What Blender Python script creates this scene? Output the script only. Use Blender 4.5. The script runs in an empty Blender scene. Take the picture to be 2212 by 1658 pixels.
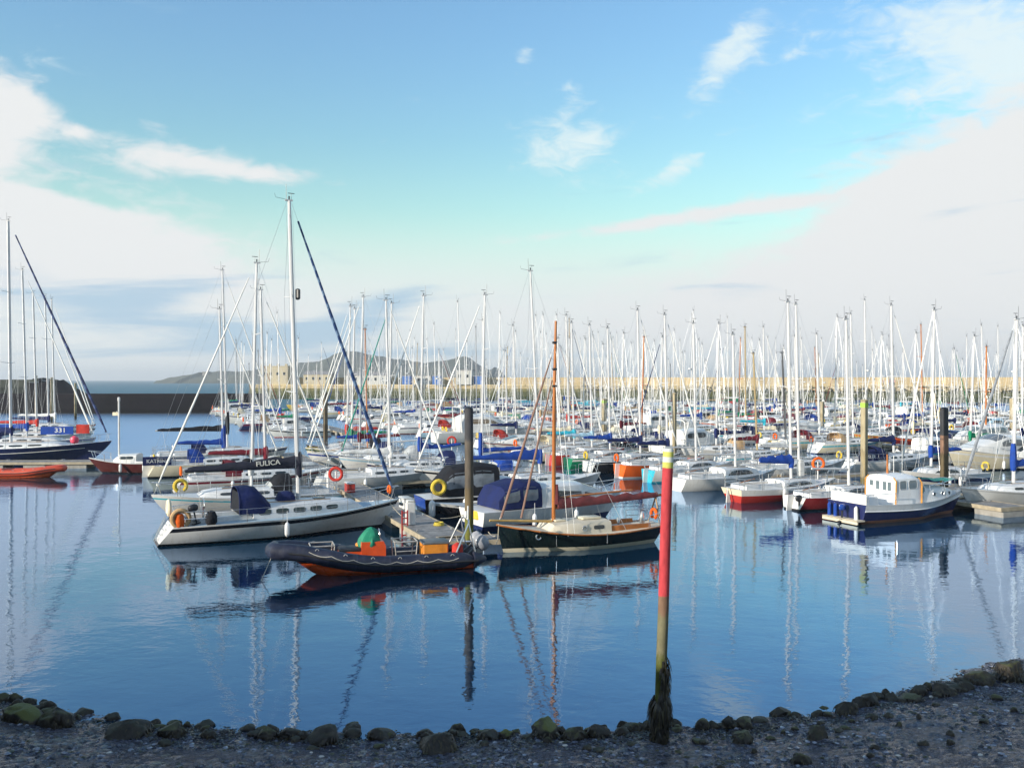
import bpy, bmesh, math, random
from mathutils import Vector, Matrix, noise
R = math.radians
rng = random.Random(11)
scene = bpy.context.scene
COL = scene.collection
cos, sin, pi = math.cos, math.sin, math.pi

# ------------------------------------------------------------------ helpers
def lerp(a, b, t): return a + (b - a) * t
def sstep(a, b, x):
    t = max(0.0, min(1.0, (x - a) / (b - a))); return t * t * (3 - 2 * t)

CAM_H = 7.0
def ground(u, v, z=0.0):
    """point of the plane at height z seen at (u, v) of the 2212 px wide photograph"""
    d = (CAM_H - z) * 1915.6 / (v - 819.6)
    return ((u - 1106) / 1915.6 * d, d)

class MB:
    def __init__(s): s.v = []; s.f = []; s.m = []; s.s = []
    def add(s, vs, fs, m=0, smooth=True):
        o = len(s.v); s.v += [tuple(p) for p in vs]
        for f in fs:
            s.f.append(tuple(i + o for i in f)); s.m.append(m); s.s.append(smooth)
    def box(s, c, d, m=0, rz=0.0, top=1.0):
        x, y, z = d[0] / 2, d[1] / 2, d[2] / 2
        vs = []
        for k in (-1, 1):
            t = top if k > 0 else 1.0
            for (a, b) in ((-1, -1), (1, -1), (1, 1), (-1, 1)):
                px, py = a * x * t, b * y * t
                vs.append((c[0] + px * cos(rz) - py * sin(rz), c[1] + px * sin(rz) + py * cos(rz), c[2] + k * z))
        s.add(vs, [(3, 2, 1, 0), (4, 5, 6, 7), (0, 1, 5, 4), (1, 2, 6, 5), (2, 3, 7, 6), (3, 0, 4, 7)], m, False)
    def rbox(s, c, d, b=0.03, m=0, rz=0.0):
        """box with chamfered edges"""
        x, y, z = d[0] / 2, d[1] / 2, d[2] / 2
        def ring(ix, zz):
            X, Y = x - ix, y - ix; q = min(b, X * .9, Y * .9)
            pts = [(X - q, -Y), (X, -Y + q), (X, Y - q), (X - q, Y), (-X + q, Y), (-X, Y - q), (-X, -Y + q), (-X + q, -Y)]
            return [(c[0] + px * cos(rz) - py * sin(rz), c[1] + px * sin(rz) + py * cos(rz), c[2] + zz) for px, py in pts]
        s.loft([ring(b * .6, -z), ring(0, -z + b * .6), ring(0, z - b * .6), ring(b * .6, z)], m)
    def loft(s, rings, m=0, closed=True, caps=(True, True), smooth=True):
        n = len(rings[0]); vs = [p for r in rings for p in r]; fs = []
        for i in range(len(rings) - 1):
            for j in range(n if closed else n - 1):
                k = (j + 1) % n
                fs.append((i * n + j, i * n + k, (i + 1) * n + k, (i + 1) * n + j))
        if caps[0]: fs.append(tuple(reversed(range(n))))
        if caps[1]: fs.append(tuple(range((len(rings) - 1) * n, len(rings) * n)))
        s.add(vs, fs, m, smooth)
    def tube(s, pts, r, n=6, m=0, caps=True, flat=1.0):
        pts = [Vector(p) for p in pts]
        rs = r if isinstance(r, (list, tuple)) else [r] * len(pts)
        rings = []; up = None
        for i, p in enumerate(pts):
            a = pts[max(0, i - 1)]; b = pts[min(len(pts) - 1, i + 1)]
            t = (b - a).normalized()
            if up is None:
                up = Vector((0, 0, 1)) if abs(t.z) < .9 else Vector((1, 0, 0))
            e1 = t.cross(up).normalized(); e2 = e1.cross(t).normalized(); up = e2
            rings.append([p + (e1 * cos(2 * pi * k / n) + e2 * sin(2 * pi * k / n) * flat) * rs[i] for k in range(n)])
        s.loft(rings, m, True, (caps, caps))
    def ring(s, c, Rr, r, axis='x', a0=0, a1=360, n=18, k=8, m=0):
        pts = []
        full = abs(a1 - a0) >= 360
        for i in range(n + 1):
            a = R(lerp(a0, a1, i / n)); A, B = cos(a) * Rr, sin(a) * Rr
            if axis == 'x': pts.append((c[0], c[1] + A, c[2] + B))
            elif axis == 'y': pts.append((c[0] + A, c[1], c[2] + B))
            else: pts.append((c[0] + A, c[1] + B, c[2]))
        s.tube(pts, r, k, m, not full)
    def lathe(s, c, prof, n=12, m=0, axis='z'):
        rings = []
        for (r, h) in prof:
            rings.append([(c[0] + r * cos(2 * pi * i / n), c[1] + r * sin(2 * pi * i / n), c[2] + h) if axis == 'z' else
                          (c[0] + h, c[1] + r * cos(2 * pi * i / n), c[2] + r * sin(2 * pi * i / n)) for i in range(n)])
        s.loft(rings, m)
    def build(s, name, mats, parent=None, ang=38):
        me = bpy.data.meshes.new(name)
        me.from_pydata(s.v, [], s.f)
        if not isinstance(mats, (list, tuple)): mats = [mats]
        for mt in mats: me.materials.append(mt)
        me.polygons.foreach_set('material_index', s.m)
        me.polygons.foreach_set('use_smooth', s.s)
        me.update()
        bm = bmesh.new(); bm.from_mesh(me); bmesh.ops.recalc_face_normals(bm, faces=bm.faces); bm.to_mesh(me); bm.free()
        try: me.set_sharp_from_angle(angle=R(ang))
        except Exception: pass
        o = bpy.data.objects.new(name, me); COL.objects.link(o)
        if parent: o.parent = parent
        return o

def tag(o, label=None, cat=None, group=None, kind=None):
    if label: o['label'] = label
    if cat: o['category'] = cat
    if group: o['group'] = group
    if kind: o['kind'] = kind
    return o
def empty(name, loc=(0, 0, 0), rz=0.0):
    o = bpy.data.objects.new(name, None); COL.objects.link(o)
    o.empty_display_size = .3
    o.location = (loc[0], loc[1], loc[2] if len(loc) > 2 else 0); o.rotation_euler = (0, 0, rz)
    return o
CH = {}
def kids(o): return [c for c in COL.objects if c.parent == o]
def tree_of(o, table):
    return [(c, tree_of(c, table)) for c in table.get(o.name, [])]
def child_table():
    t = {}
    for c in COL.objects:
        if c.parent: t.setdefault(c.parent.name, []).append(c)
    return t
def copy_tree(node, parent=None):
    o, ch = node
    c = o.copy(); COL.objects.link(c)
    if parent: c.parent = parent
    out = [c]
    for x in ch: out += copy_tree(x, c)
    return out
def recolour(objs, mp):
    for o in objs:
        if o.type != 'MESH': continue
        for sl, mt in zip(o.material_slots, o.data.materials):
            if mt and mt.name in mp:
                sl.link = 'OBJECT'; sl.material = mp[mt.name]

def text_mesh(name, s, size, mat, parent, M, extr=.004, squash=1.0, shear=0.0):
    cu = bpy.data.curves.new(name, 'FONT'); cu.body = s; cu.size = size; cu.extrude = extr
    cu.align_x = 'CENTER'; cu.align_y = 'CENTER'; cu.shear = shear; cu.offset = size * .012
    to = bpy.data.objects.new('tmp', cu); COL.objects.link(to)
    dg = bpy.context.evaluated_depsgraph_get()
    me = bpy.data.meshes.new_from_object(to.evaluated_get(dg))
    bpy.data.objects.remove(to); bpy.data.curves.remove(cu)
    for v in me.vertices: v.co.x *= squash
    me.transform(M); me.materials.clear(); me.materials.append(mat); me.name = name
    o = bpy.data.objects.new(name, me); COL.objects.link(o); o.parent = parent
    return o

# ------------------------------------------------------------------ materials
def new_mat(name):
    m = bpy.data.materials.new(name); m.use_nodes = True
    nt = m.node_tree; b = nt.nodes['Principled BSDF']
    return m, nt, b
def N(nt, t, **kw):
    n = nt.nodes.new(t)
    for k, v in kw.items():
        if hasattr(n, k): setattr(n, k, v)
    return n
def ramp(nt, stops):
    r = N(nt, 'ShaderNodeValToRGB'); e = r.color_ramp.elements
    while len(e) < len(stops): e.new(.5)
    for el, (p, c) in zip(e, stops):
        el.position = p; el.color = (c[0], c[1], c[2], 1) if not isinstance(c, (int, float)) else (c, c, c, 1)
    return r
def mixc(nt, fac, a, b, mode='MIX'):
    n = N(nt, 'ShaderNodeMix'); n.data_type = 'RGBA'; n.blend_type = mode
    for sock, val in ((n.inputs[0], fac), (n.inputs[6], a), (n.inputs[7], b)):
        if hasattr(val, 'links'): nt.links.new(val, sock)
        elif isinstance(val, (int, float)): sock.default_value = val
        else: sock.default_value = (val[0], val[1], val[2], 1)
    return n.outputs[2]
_mc = {}
def paint(name, c, rough=.35, var=.12, scale=3.0, bump=0.0, bscale=30.0, dirt=0.0, metal=0.0, stretch=(1, 1, 1), spec=.5, dirtc=(.16, .13, .09)):
    if name in _mc: return _mc[name]
    m, nt, b = new_mat(name); L = nt.links
    tc = N(nt, 'ShaderNodeTexCoord'); mp = N(nt, 'ShaderNodeMapping'); mp.inputs['Scale'].default_value = stretch
    L.new(tc.outputs['Object'], mp.inputs['Vector'])
    n1 = N(nt, 'ShaderNodeTexNoise'); n1.inputs['Scale'].default_value = scale; n1.inputs['Detail'].default_value = 5
    L.new(mp.outputs[0], n1.inputs['Vector'])
    r = ramp(nt, [(.3, 1 - var), (.7, 1 + var)]); L.new(n1.outputs['Fac'], r.inputs[0])
    colr = mixc(nt, 1.0, c, r.outputs[0], 'MULTIPLY')
    if dirt > 0:
        mp2 = N(nt, 'ShaderNodeMapping'); mp2.inputs['Scale'].default_value = (3.2, 3.2, .55)
        L.new(tc.outputs['Object'], mp2.inputs['Vector'])
        n2 = N(nt, 'ShaderNodeTexNoise'); n2.inputs['Scale'].default_value = 1.7; n2.inputs['Detail'].default_value = 7; n2.inputs['Roughness'].default_value = .65
        L.new(mp2.outputs[0], n2.inputs['Vector'])
        r2 = ramp(nt, [(.5, 0.0), (.75, dirt)]); L.new(n2.outputs['Fac'], r2.inputs[0])
        colr = mixc(nt, r2.outputs[0], colr, dirtc)
    L.new(colr, b.inputs['Base Color'])
    rr = ramp(nt, [(.25, max(.03, rough * .75)), (.75, min(1, rough * 1.25))]); L.new(n1.outputs['Fac'], rr.inputs[0])
    L.new(rr.outputs[0], b.inputs['Roughness'])
    b.inputs['Metallic'].default_value = metal
    b.inputs['Specular IOR Level'].default_value = spec
    if bump > 0:
        n3 = N(nt, 'ShaderNodeTexNoise'); n3.inputs['Scale'].default_value = bscale; n3.inputs['Detail'].default_value = 4
        L.new(mp.outputs[0], n3.inputs['Vector'])
        bp = N(nt, 'ShaderNodeBump'); bp.inputs['Strength'].default_value = 1.0; bp.inputs['Distance'].default_value = bump
        L.new(n3.outputs['Fac'], bp.inputs['Height']); L.new(bp.outputs[0], b.inputs['Normal'])
    _mc[name] = m
    return m

COLS = {
 'white': (.68, .68, .67), 'cream': (.70, .63, .47), 'navy blue': (.012, .02, .085), 'royal blue': (.014, .055, .29),
 'red': (.46, .04, .03), 'dark red': (.20, .02, .022), 'dark green': (.012, .075, .05), 'black': (.014, .015, .02),
 'grey': (.36, .38, .40), 'pale blue': (.33, .50, .62), 'yellow': (.62, .45, .06), 'maroon': (.17, .018, .03),
 'turquoise': (.04, .42, .55), 'green': (.01, .20, .10), 'orange': (.72, .12, .015), 'tan': (.45, .30, .16), 'brown': (.085, .02, .016), 'light grey': (.55, .57, .58)}
def gel(c):   return paint('gelcoat ' + c, COLS[c], .16, .06, 2.0, dirt=.22 if c in ('white', 'cream', 'pale blue', 'light grey') else .10, dirtc=(.30, .26, .18) if c in ('white', 'cream', 'light grey') else (.16, .15, .13))
def cloth(c): return paint('canvas ' + c, COLS[c], .85, .22, 2.5, bump=.02, bscale=7, spec=.2)
def enamel(c): return paint('enamel ' + c, COLS[c], .3, .08, 3)
WHITE_DECK = paint('deck gelcoat', (.66, .67, .68), .45, .07, 3, bump=.002, bscale=60, dirt=.2)
BLUE_DECK = paint('blue grey deck tread', (.33, .45, .54), .7, .1, 6, dirt=.15)
TEAK = paint('weathered teak', (.36, .24, .14), .6, .2, 4, stretch=(1, 9, 1), bump=.003, bscale=12)
VARNISH = paint('varnished wood', (.40, .14, .035), .25, .25, 3, stretch=(1, 1, .2))
ALU = paint('mast aluminium', (.58, .58, .585), .4, .06, 2, metal=.1)
WIRE = paint('rigging wire', (.55, .56, .57), .4, .05, 2, metal=.4)
STEEL = paint('stainless tube', (.62, .63, .64), .22, .05, 2, metal=.85)
GLASS = paint('dark window', (.02, .026, .032), .07, .1, 2, spec=.7)
PALEGLASS = paint('pale window', (.13, .17, .19), .06, .1, 2, spec=.8)
TEALGLASS = paint('teal window', (.05, .16, .17), .06, .2, 2, spec=.8)
CLEARVINYL = paint('clear vinyl', (.42, .43, .42), .18, .25, 4, spec=.7)
CANOPYWIN = paint('grey vinyl window', (.15, .17, .2), .15, .35, 2, spec=.7)
RUBBER = paint('black rubber', (.018, .018, .02), .55, .15, 6)
DARKP = paint('dark plastic', (.02, .021, .026), .35, .1, 4)
FENDER = paint('fender vinyl', (.68, .69, .70), .4, .1, 6, dirt=.3)
SAILCLOTH = paint('rolled sailcloth', (.72, .72, .70), .7, .08, 3, stretch=(1, 1, .3))
BOOT = paint('boot top', (.012, .014, .02), .4, .1, 2)
ANTIF = paint('antifouling', (.03, .035, .05), .7, .2, 3)
PH = {k: new_mat('slot ' + k)[0] for k in ('hull', 'stripe', 'boot', 'transom', 'cover', 'hood', 'roof')}

def spiral_mat(name, c1, c2, turns):
    m, nt, b = new_mat(name); L = nt.links
    tc = N(nt, 'ShaderNodeTexCoord'); w = N(nt, 'ShaderNodeTexWave'); w.bands_direction = 'Z'
    w.inputs['Scale'].default_value = turns; w.inputs['Distortion'].default_value = 1.4; w.inputs['Detail'].default_value = 1
    mp = N(nt, 'ShaderNodeMapping'); mp.inputs['Rotation'].default_value = (.9, .3, 0)
    L.new(tc.outputs['Object'], mp.inputs[0]); L.new(mp.outputs[0], w.inputs[0])
    r = ramp(nt, [(.62, 0.0), (.7, 1.0)]); L.new(w.outputs['Fac'], r.inputs[0])
    L.new(mixc(nt, r.outputs[0], c1, c2), b.inputs['Base Color']); b.inputs['Roughness'].default_value = .8
    return m
SPIRAL_BLUE = spiral_mat('blue rolled sail edge', (.012, .045, .15), (.12, .20, .33), .75)
SPIRAL_NAVY = spiral_mat('navy rolled sail edge', (.012, .02, .08), (.05, .08, .2), .5)
# ------------------------------------------------------------------ hulls
class Hull:
    def __init__(s, L, B, zs, zm, zb, over=.9, tr=.35, sw=.65, full=2.2, stripe=(.12, .30), boot=.10, nst=22, keel=-.35, sm=.42, stemcurve=1.3, vee=.33):
        s.__dict__.update(L=L, B=B, zs=zs, zm=zm, zb=zb, over=over, tr=tr, sw=sw, full=full, stripe=stripe, boot=boot, nst=nst, keel=keel, sm=sm, sc=stemcurve, vee=vee)
    def half(s, t):
        if t < s.sm: return s.B / 2 * (s.sw + (1 - s.sw) * (1 - ((s.sm - t) / s.sm) ** 2))
        return max(.025, s.B / 2 * (1 - ((t - s.sm) / (1 - s.sm)) ** s.full))
    def sheer(s, t):
        if t < .4: return lerp(s.zm, s.zs, ((.4 - t) / .4) ** 1.6)
        return lerp(s.zm, s.zb, ((t - .4) / .6) ** 1.8)
    def x_at(s, t, z):
        xs = -s.L / 2 + (s.tr * (z / s.zs) if s.tr >= 0 else -s.tr * (1 - z / s.zs))
        q = max(-.3, 1 - z / s.zb)
        xb = s.L / 2 - s.over * (abs(q) ** s.sc if q > 0 else -abs(q))
        return lerp(xs, xb, t)
    def w_at(s, t, z):
        sh = s.sheer(t); f = max(0, (z - s.keel) / (sh - s.keel))
        k = lerp(s.vee, 1.15, sstep(.5, 1, t)) if t > .5 else lerp(s.vee * 1.15, s.vee, t / .5)
        return s.half(t) * f ** k
    def rows(s, t):
        sh = s.sheer(t); a, b = s.stripe
        return [sh, sh - .045, sh - a, sh - b, lerp(sh - b, s.boot, .33), lerp(sh - b, s.boot, .66), s.boot, -.02, s.keel * .5, s.keel]
    def build(s, parent, mats, name='hull'):
        mb = MB(); n = s.nst
        bands = [5, 0, 1, 0, 0, 0, 2, 3, 3]
        nr = 10
        for side in (1, -1):
            vs = []
            for i in range(n + 1):
                t = (i / n); t = t ** .9 if t < .5 else t
                for z in s.rows(t): vs.append((s.x_at(t, z), side * s.w_at(t, z), z))
            fs = []; ms = []
            o = len(mb.v); mb.v += vs
            for i in range(n):
                for j in range(nr - 1):
                    a = i * nr + j; q = (a, a + nr, a + nr + 1, a + 1)
                    mb.f.append(tuple(o + k for k in (q if side > 0 else q[::-1]))); mb.m.append(bands[j]); mb.s.append(True)
        half = (n + 1) * nr
        for j in range(nr - 1):   # transom
            mb.f.append((j, j + 1, half + j + 1, half + j)); mb.m.append(4 if j < 6 else bands[j]); mb.s.append(False)
        return mb.build(name, mats, parent)
    def deck(s, parent, mat, inset=.05, drop=.035, name='deck', camber=.05):
        mb = MB(); rings = []
        for i in range(s.nst + 1):
            t = i / s.nst; z = s.sheer(t) - drop; w = max(.01, s.half(t) - inset); x = s.x_at(t, z)
            if i == 0: x += .03
            rings.append([(x, w * f, z + camber * (1 - f * f)) for f in (-1, -.6, -.2, .2, .6, 1)])
        mb.loft(rings, 0, False, (False, False))
        return mb.build(name, mat, parent)
    def t_of(s, x):  # station whose deck edge is at x
        lo, hi = 0, 1
        for _ in range(24):
            m = (lo + hi) / 2
            if s.x_at(m, s.sheer(m)) < x: lo = m
            else: hi = m
        return lo
    def dz(s, x): return s.sheer(s.t_of(x))
    def dw(s, x): return s.half(s.t_of(x))

PROF = ((1.0, 0), (.985, .35), (.95, .68), (.86, .88), (.62, .98), (.3, 1.02), (0, 1.03))
class Cabin:
    """superstructure lofted through sections (x, half width, base z, top z)"""
    def __init__(s, secs, prof=PROF): s.secs = secs; s.prof = prof
    def sec(s, x):
        S = s.secs
        for a, b in zip(S, S[1:]):
            if a[0] <= x <= b[0]:
                t = (x - a[0]) / max(1e-6, b[0] - a[0]); return [lerp(p, q, t) for p, q in zip(a, b)]
        return list(S[0] if x < S[0][0] else S[-1])
    def build(s, parent, mat, name='cabin', sub=3):
        mb = MB(); rings = []; S = s.secs; xs = []
        for a, b in zip(S, S[1:]):
            k = sub if b[0] - a[0] > .3 else 1
            xs += [lerp(a[0], b[0], i / k) for i in range(k)]
        xs.append(S[-1][0])
        for x in xs:
            _, w, z0, z1 = s.sec(x)
            half = [(x, w * p, z0 + (z1 - z0) * q) for p, q in s.prof]
            rings.append(half + [(x, -y, z) for _, y, z in reversed(half[:-1])])
        mb.loft(rings, 0, False, (True, True))
        return mb.build(name, mat, parent)
    def side(s, x, f, off=.008):
        _, w, z0, z1 = s.sec(x); P = s.prof
        for (p, q), (p2, q2) in zip(P, P[1:]):
            if q <= f <= q2:
                t = (f - q) / (q2 - q); return w * lerp(p, p2, t) + off, z0 + (z1 - z0) * f
        return w, z0
    def top(s, x, yf, off=.012):
        _, w, z0, z1 = s.sec(x); P = s.prof[::-1]
        for (p, q), (p2, q2) in zip(P, P[1:]):
            if p <= abs(yf) <= p2:
                t = (abs(yf) - p) / (p2 - p); return yf * w, z0 + (z1 - z0) * lerp(q, q2, t) + off
        return yf * w, z0
    def window(s, parent, mat, x0, x1, f0, f1, side, n=8, shape='round', frame=None, name='window'):
        mb = MB(); lo = []; hi = []
        def f_(p, q, k):
            S_ = s.sec(p[0]); return (lerp(p[2], q[2], k) - S_[2]) / (S_[3] - S_[2])
        for i in range(n + 1):
            t = i / n; x = lerp(x0, x1, t)
            if shape == 'arch': k = max(.02, (1 - (2 * t - 1) ** 4)); a, b = f0, lerp(f0, f1, k)
            elif shape == 'wedge': a, b = f0, lerp(f1, lerp(f0, f1, .35), t)
            else:
                k = 1 - .35 * max(0, abs(2 * t - 1) * n / 2 - (n / 2 - 1)) ** 2; c = (f0 + f1) / 2; a, b = c - (c - f0) * k, c + (f1 - c) * k
            y, z = s.side(x, a); lo.append((x, side * y, z)); y, z = s.side(x, b); hi.append((x, side * y, z))
        mb.loft([lo] + [[(p[0], side * s.side(p[0], f_(p, q, k))[0], s.side(p[0], f_(p, q, k))[1]) for p, q in zip(lo, hi)] for k in (.25, .5, .75)] + [hi], 0, False, (False, False))
        if frame is not None:
            mb.tube(lo + hi[::-1] + [lo[0]], .016, 4, 1)
        return mb.build(name, [mat, frame] if frame is not None else mat, parent)
    def screen(s, parent, mat, x0, x1, y0, y1, n=4, name='windscreen', frame=None):
        mb = MB()
        rows = [[(x, *s.top(x, lerp(y0, y1, j / 6))) for j in range(7)] for x in [lerp(x0, x1, i / n) for i in range(n + 1)]]
        mb.loft(rows, 0, False, (False, False))
        if frame is not None:
            mb.tube(rows[0] + [r[-1] for r in rows] + rows[-1][::-1] + [r[0] for r in rows][::-1], .018, 4, 1)
        return mb.build(name, [mat, frame] if frame is not None else mat, parent)

# ------------------------------------------------------------------ fittings
def fender(parent, p, L=.62, r=.11):
    mb = MB(); x, y, z = p
    mb.lathe((x, y, z), [(.012, L + .5), (.012, L + .02), (.04, L), (r * .75, L * .93), (r, L * .8), (r, L * .2), (r * .75, L * .07), (.03, 0)], 9)
    return mb.build('fender', FENDER, parent)
def horseshoe(parent, p, c, Rr=.25, r=.075, axis='x', name='lifebuoy', full=False):
    mb = MB(); mb.ring(p, Rr, r, axis, *((0, 360) if full else (-60, 240)), n=16, k=8)
    return mb.build(name, cloth(c), parent)
def outboard(parent, p, up=0.0, s=1.0, cowl=None, name='outboard_motor', yaw=0.0):
    o = MB(); c = cowl or DARKP
    def tr(x, z): return (p[0] + (x * cos(up) - z * sin(up)) * s, p[1], p[2] + (x * sin(up) + z * cos(up)) * s)
    rings = []
    for z, a, b in ((0, .13, .12), (.06, .2, .16), (.22, .22, .17), (.34, .19, .15), (.4, .10, .09)):
        rings.append([(*[tr(-.08 + a * cos(2 * pi * i / 10) * 1.3, z)[0]], p[1] + b * s * sin(2 * pi * i / 10), tr(-.08 + a * cos(2 * pi * i / 10) * 1.3, z)[2]) for i in range(10)])
    o.loft(rings, 0)
    o.tube([tr(-.08, .05), tr(-.1, -.45), tr(-.11, -.72)], [.085 * s, .07 * s, .06 * s], 8, 1, flat=.6)
    o.tube([tr(-.33, -.74), tr(.12, -.72)], [.05 * s, .035 * s], 8, 1)
    o.box(tr(-.1, -.56), (.36 * s, .2 * s, .02 * s), 1)
    for k in range(3):
        a = k * 2 * pi / 3; q = tr(-.37, -.74)
        o.box((q[0], q[1] + .07 * s * cos(a), q[2] + .07 * s * sin(a)), (.03 * s, .09 * s, .09 * s), 1)
    return o.build(name, [c, DARKP], parent)
def rails(parent, h, x0, x1, hgt=.58, step=1.5, name='guardrail', inset=.07, wires=2):
    mb = MB(); n = max(1, int((x1 - x0) / step))
    for side in (1, -1):
        tops = []; mids = []
        for i in range(n + 1):
            x = lerp(x0, x1, i / n); y = side * (h.dw(x) - inset); z = h.dz(x)
            mb.tube([(x, y, z - .02), (x, y, z + hgt)], .014, 5)
            tops.append((x, y, z + hgt - .02)); mids.append((x, y, z + hgt * .5))
        mb.tube(tops, .007, 4); 
        if wires > 1: mb.tube(mids, .006, 4)
    return mb.build(name, STEEL, parent)
def pulpit(parent, h, hgt=.6, back=1.1):
    mb = MB(); xb = h.L / 2 - .12; zb = h.zb
    pts = []
    for side in (1, -1):
        x = xb - back; y = side * (h.dw(x) - .05)
        mb.tube([(x, y, h.dz(x)), (x + .03, y, h.dz(x) + hgt)], .017, 6)
        x2 = xb - .35; y2 = side * (h.dw(x2) + .02)
        mb.tube([(x2, y2 * .8, h.dz(x2)), (x2 + .2, y2 * .8, zb + hgt)], .017, 6)
    x = xb - back; y = h.dw(x) - .05
    mb.tube([(x + .03, y, h.dz(x) + hgt), (xb - .15, h.dw(xb - .35) * .8, zb + hgt), (xb + .12, .1, zb + hgt + .02), (xb + .12, -.1, zb + hgt + .02),
             (xb - .15, -h.dw(xb - .35) * .8, zb + hgt), (x + .03, -y, h.dz(x) + hgt)], .018, 6)
    return mb.build('pulpit', STEEL, parent)
def pushpit(parent, h, hgt=.6, L=1.2):
    mb = MB(); x0 = h.x_at(0, h.zs) + .1; x1 = x0 + L
    for zf in (1, .5):
        p = [(x1, h.dw(x1) - .06, h.dz(x1) + hgt * zf), (x0 + .15, h.dw(x0) - .07, h.dz(x0) + hgt * zf), (x0, h.dw(x0) - .25, h.dz(x0) + hgt * zf)]
        mb.tube(p + [(a, -b, c) for a, b, c in p[::-1]], .016, 6)
    for side in (1, -1):
        for x, q in ((x1, .06), (x0 + .15, .07), (x0, .3)):
            y = side * (h.dw(x) - q); mb.tube([(x, y, h.dz(x) - .03), (x, y, h.dz(x) + hgt)], .015, 5)
    return mb.build('pushpit', STEEL, parent)

def sail_cover(parent, xm, ym, z0, xe, ze, mat, hm=.52, he=.2, w=.14, collar=1.1, seed=0, name='sail_cover', drop=.35, sag=0.0):
    """canvas over the flaked sail: from the mast (xm) along the boom to xe"""
    mb = MB(); n = 14; rings = []
    for i in range(n + 1):
        t = i / n; x = lerp(xm, xe, t); zb = lerp(z0, ze, t) - .12
        hh = lerp(hm, he, t ** .8) * (1 + .09 * sin(t * 19 + seed) + .06 * sin(t * 41 + seed * 2)) ; ww = w * lerp(1, .75, t) * (1 + .12 * sin(t * 23 + seed))
        if i == n: hh *= .75; ww *= .7
        zz = zb - sag * sin(pi * t)
        rings.append([(x, ym + a * ww, zz + b * hh) for a, b in ((0, 0), (.75, .06), (1, .28), (.8, .62), (.35, .92), (0, 1), (-.35, .92), (-.8, .62), (-1, .28), (-.75, .06))])
    mb.loft(rings)
    if collar > 0:
        sg = 1 if xm > xe else -1; rr = []
        for zf, a in ((-drop, .13), (0, .17), (.5, .17), (.8, .14), (1, .11)):
            z = z0 + (zf if zf < 0 else zf * collar)
            rr.append([(xm + .05 * sg + a * (1.25 if cos(2 * pi * k / 10) * sg < 0 else .9) * cos(2 * pi * k / 10), ym + a * sin(2 * pi * k / 10), z + .03 * sin(k * 2.1 + seed)) for k in range(10)])
        mb.loft(rr)
    return mb.build(name, mat, parent)

def sprayhood(parent, x0, x1, w, z0, z1, mat, name='sprayhood', window=True):
    """folding hood: front foot x1, open aft edge x0"""
    mb = MB(); rings = []; K = 11
    prof = [(x1, .06, .9), (lerp(x1, x0, .30), .62, .97), (lerp(x1, x0, .5), .93, 1.0), (lerp(x1, x0, .75), 1.0, 1.0), (x0, .97, 1.0)]
    for x, hf, wf in prof:
        rings.append([(x - .25 * (1 - abs(lerp(-1, 1, k / (K - 1))) ** 3) * 0, w * wf * (-cos(pi * k / (K - 1))) * (1 - .0), z0 + (z1 - z0) * hf * (sin(pi * k / (K - 1)) ** .45 if 0 < k < K - 1 else 0)) for k in range(K)])
    mb.loft(rings, 0, False, (False, False))
    mb.tube(rings[-1], .02, 5)
    o = mb.build(name, mat, parent)
    if window:
        m2 = MB()
        def P(i, k): 
            a, b = Vector(rings[0][k]), Vector(rings[1][k]); p = a.lerp(b, .2 + .65 * i); return (p.x + .012, p.y, p.z + .012)
        for (k0, k1) in ((2, 4), (4, 6), (6, 8)):
            m2.loft([[P(0, k) for k in range(k0, k1 + 1)], [P(1, k) for k in range(k0, k1 + 1)]], 0, False, (False, False))
        m2.build('window', CLEARVINYL, o)
    return o

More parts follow.
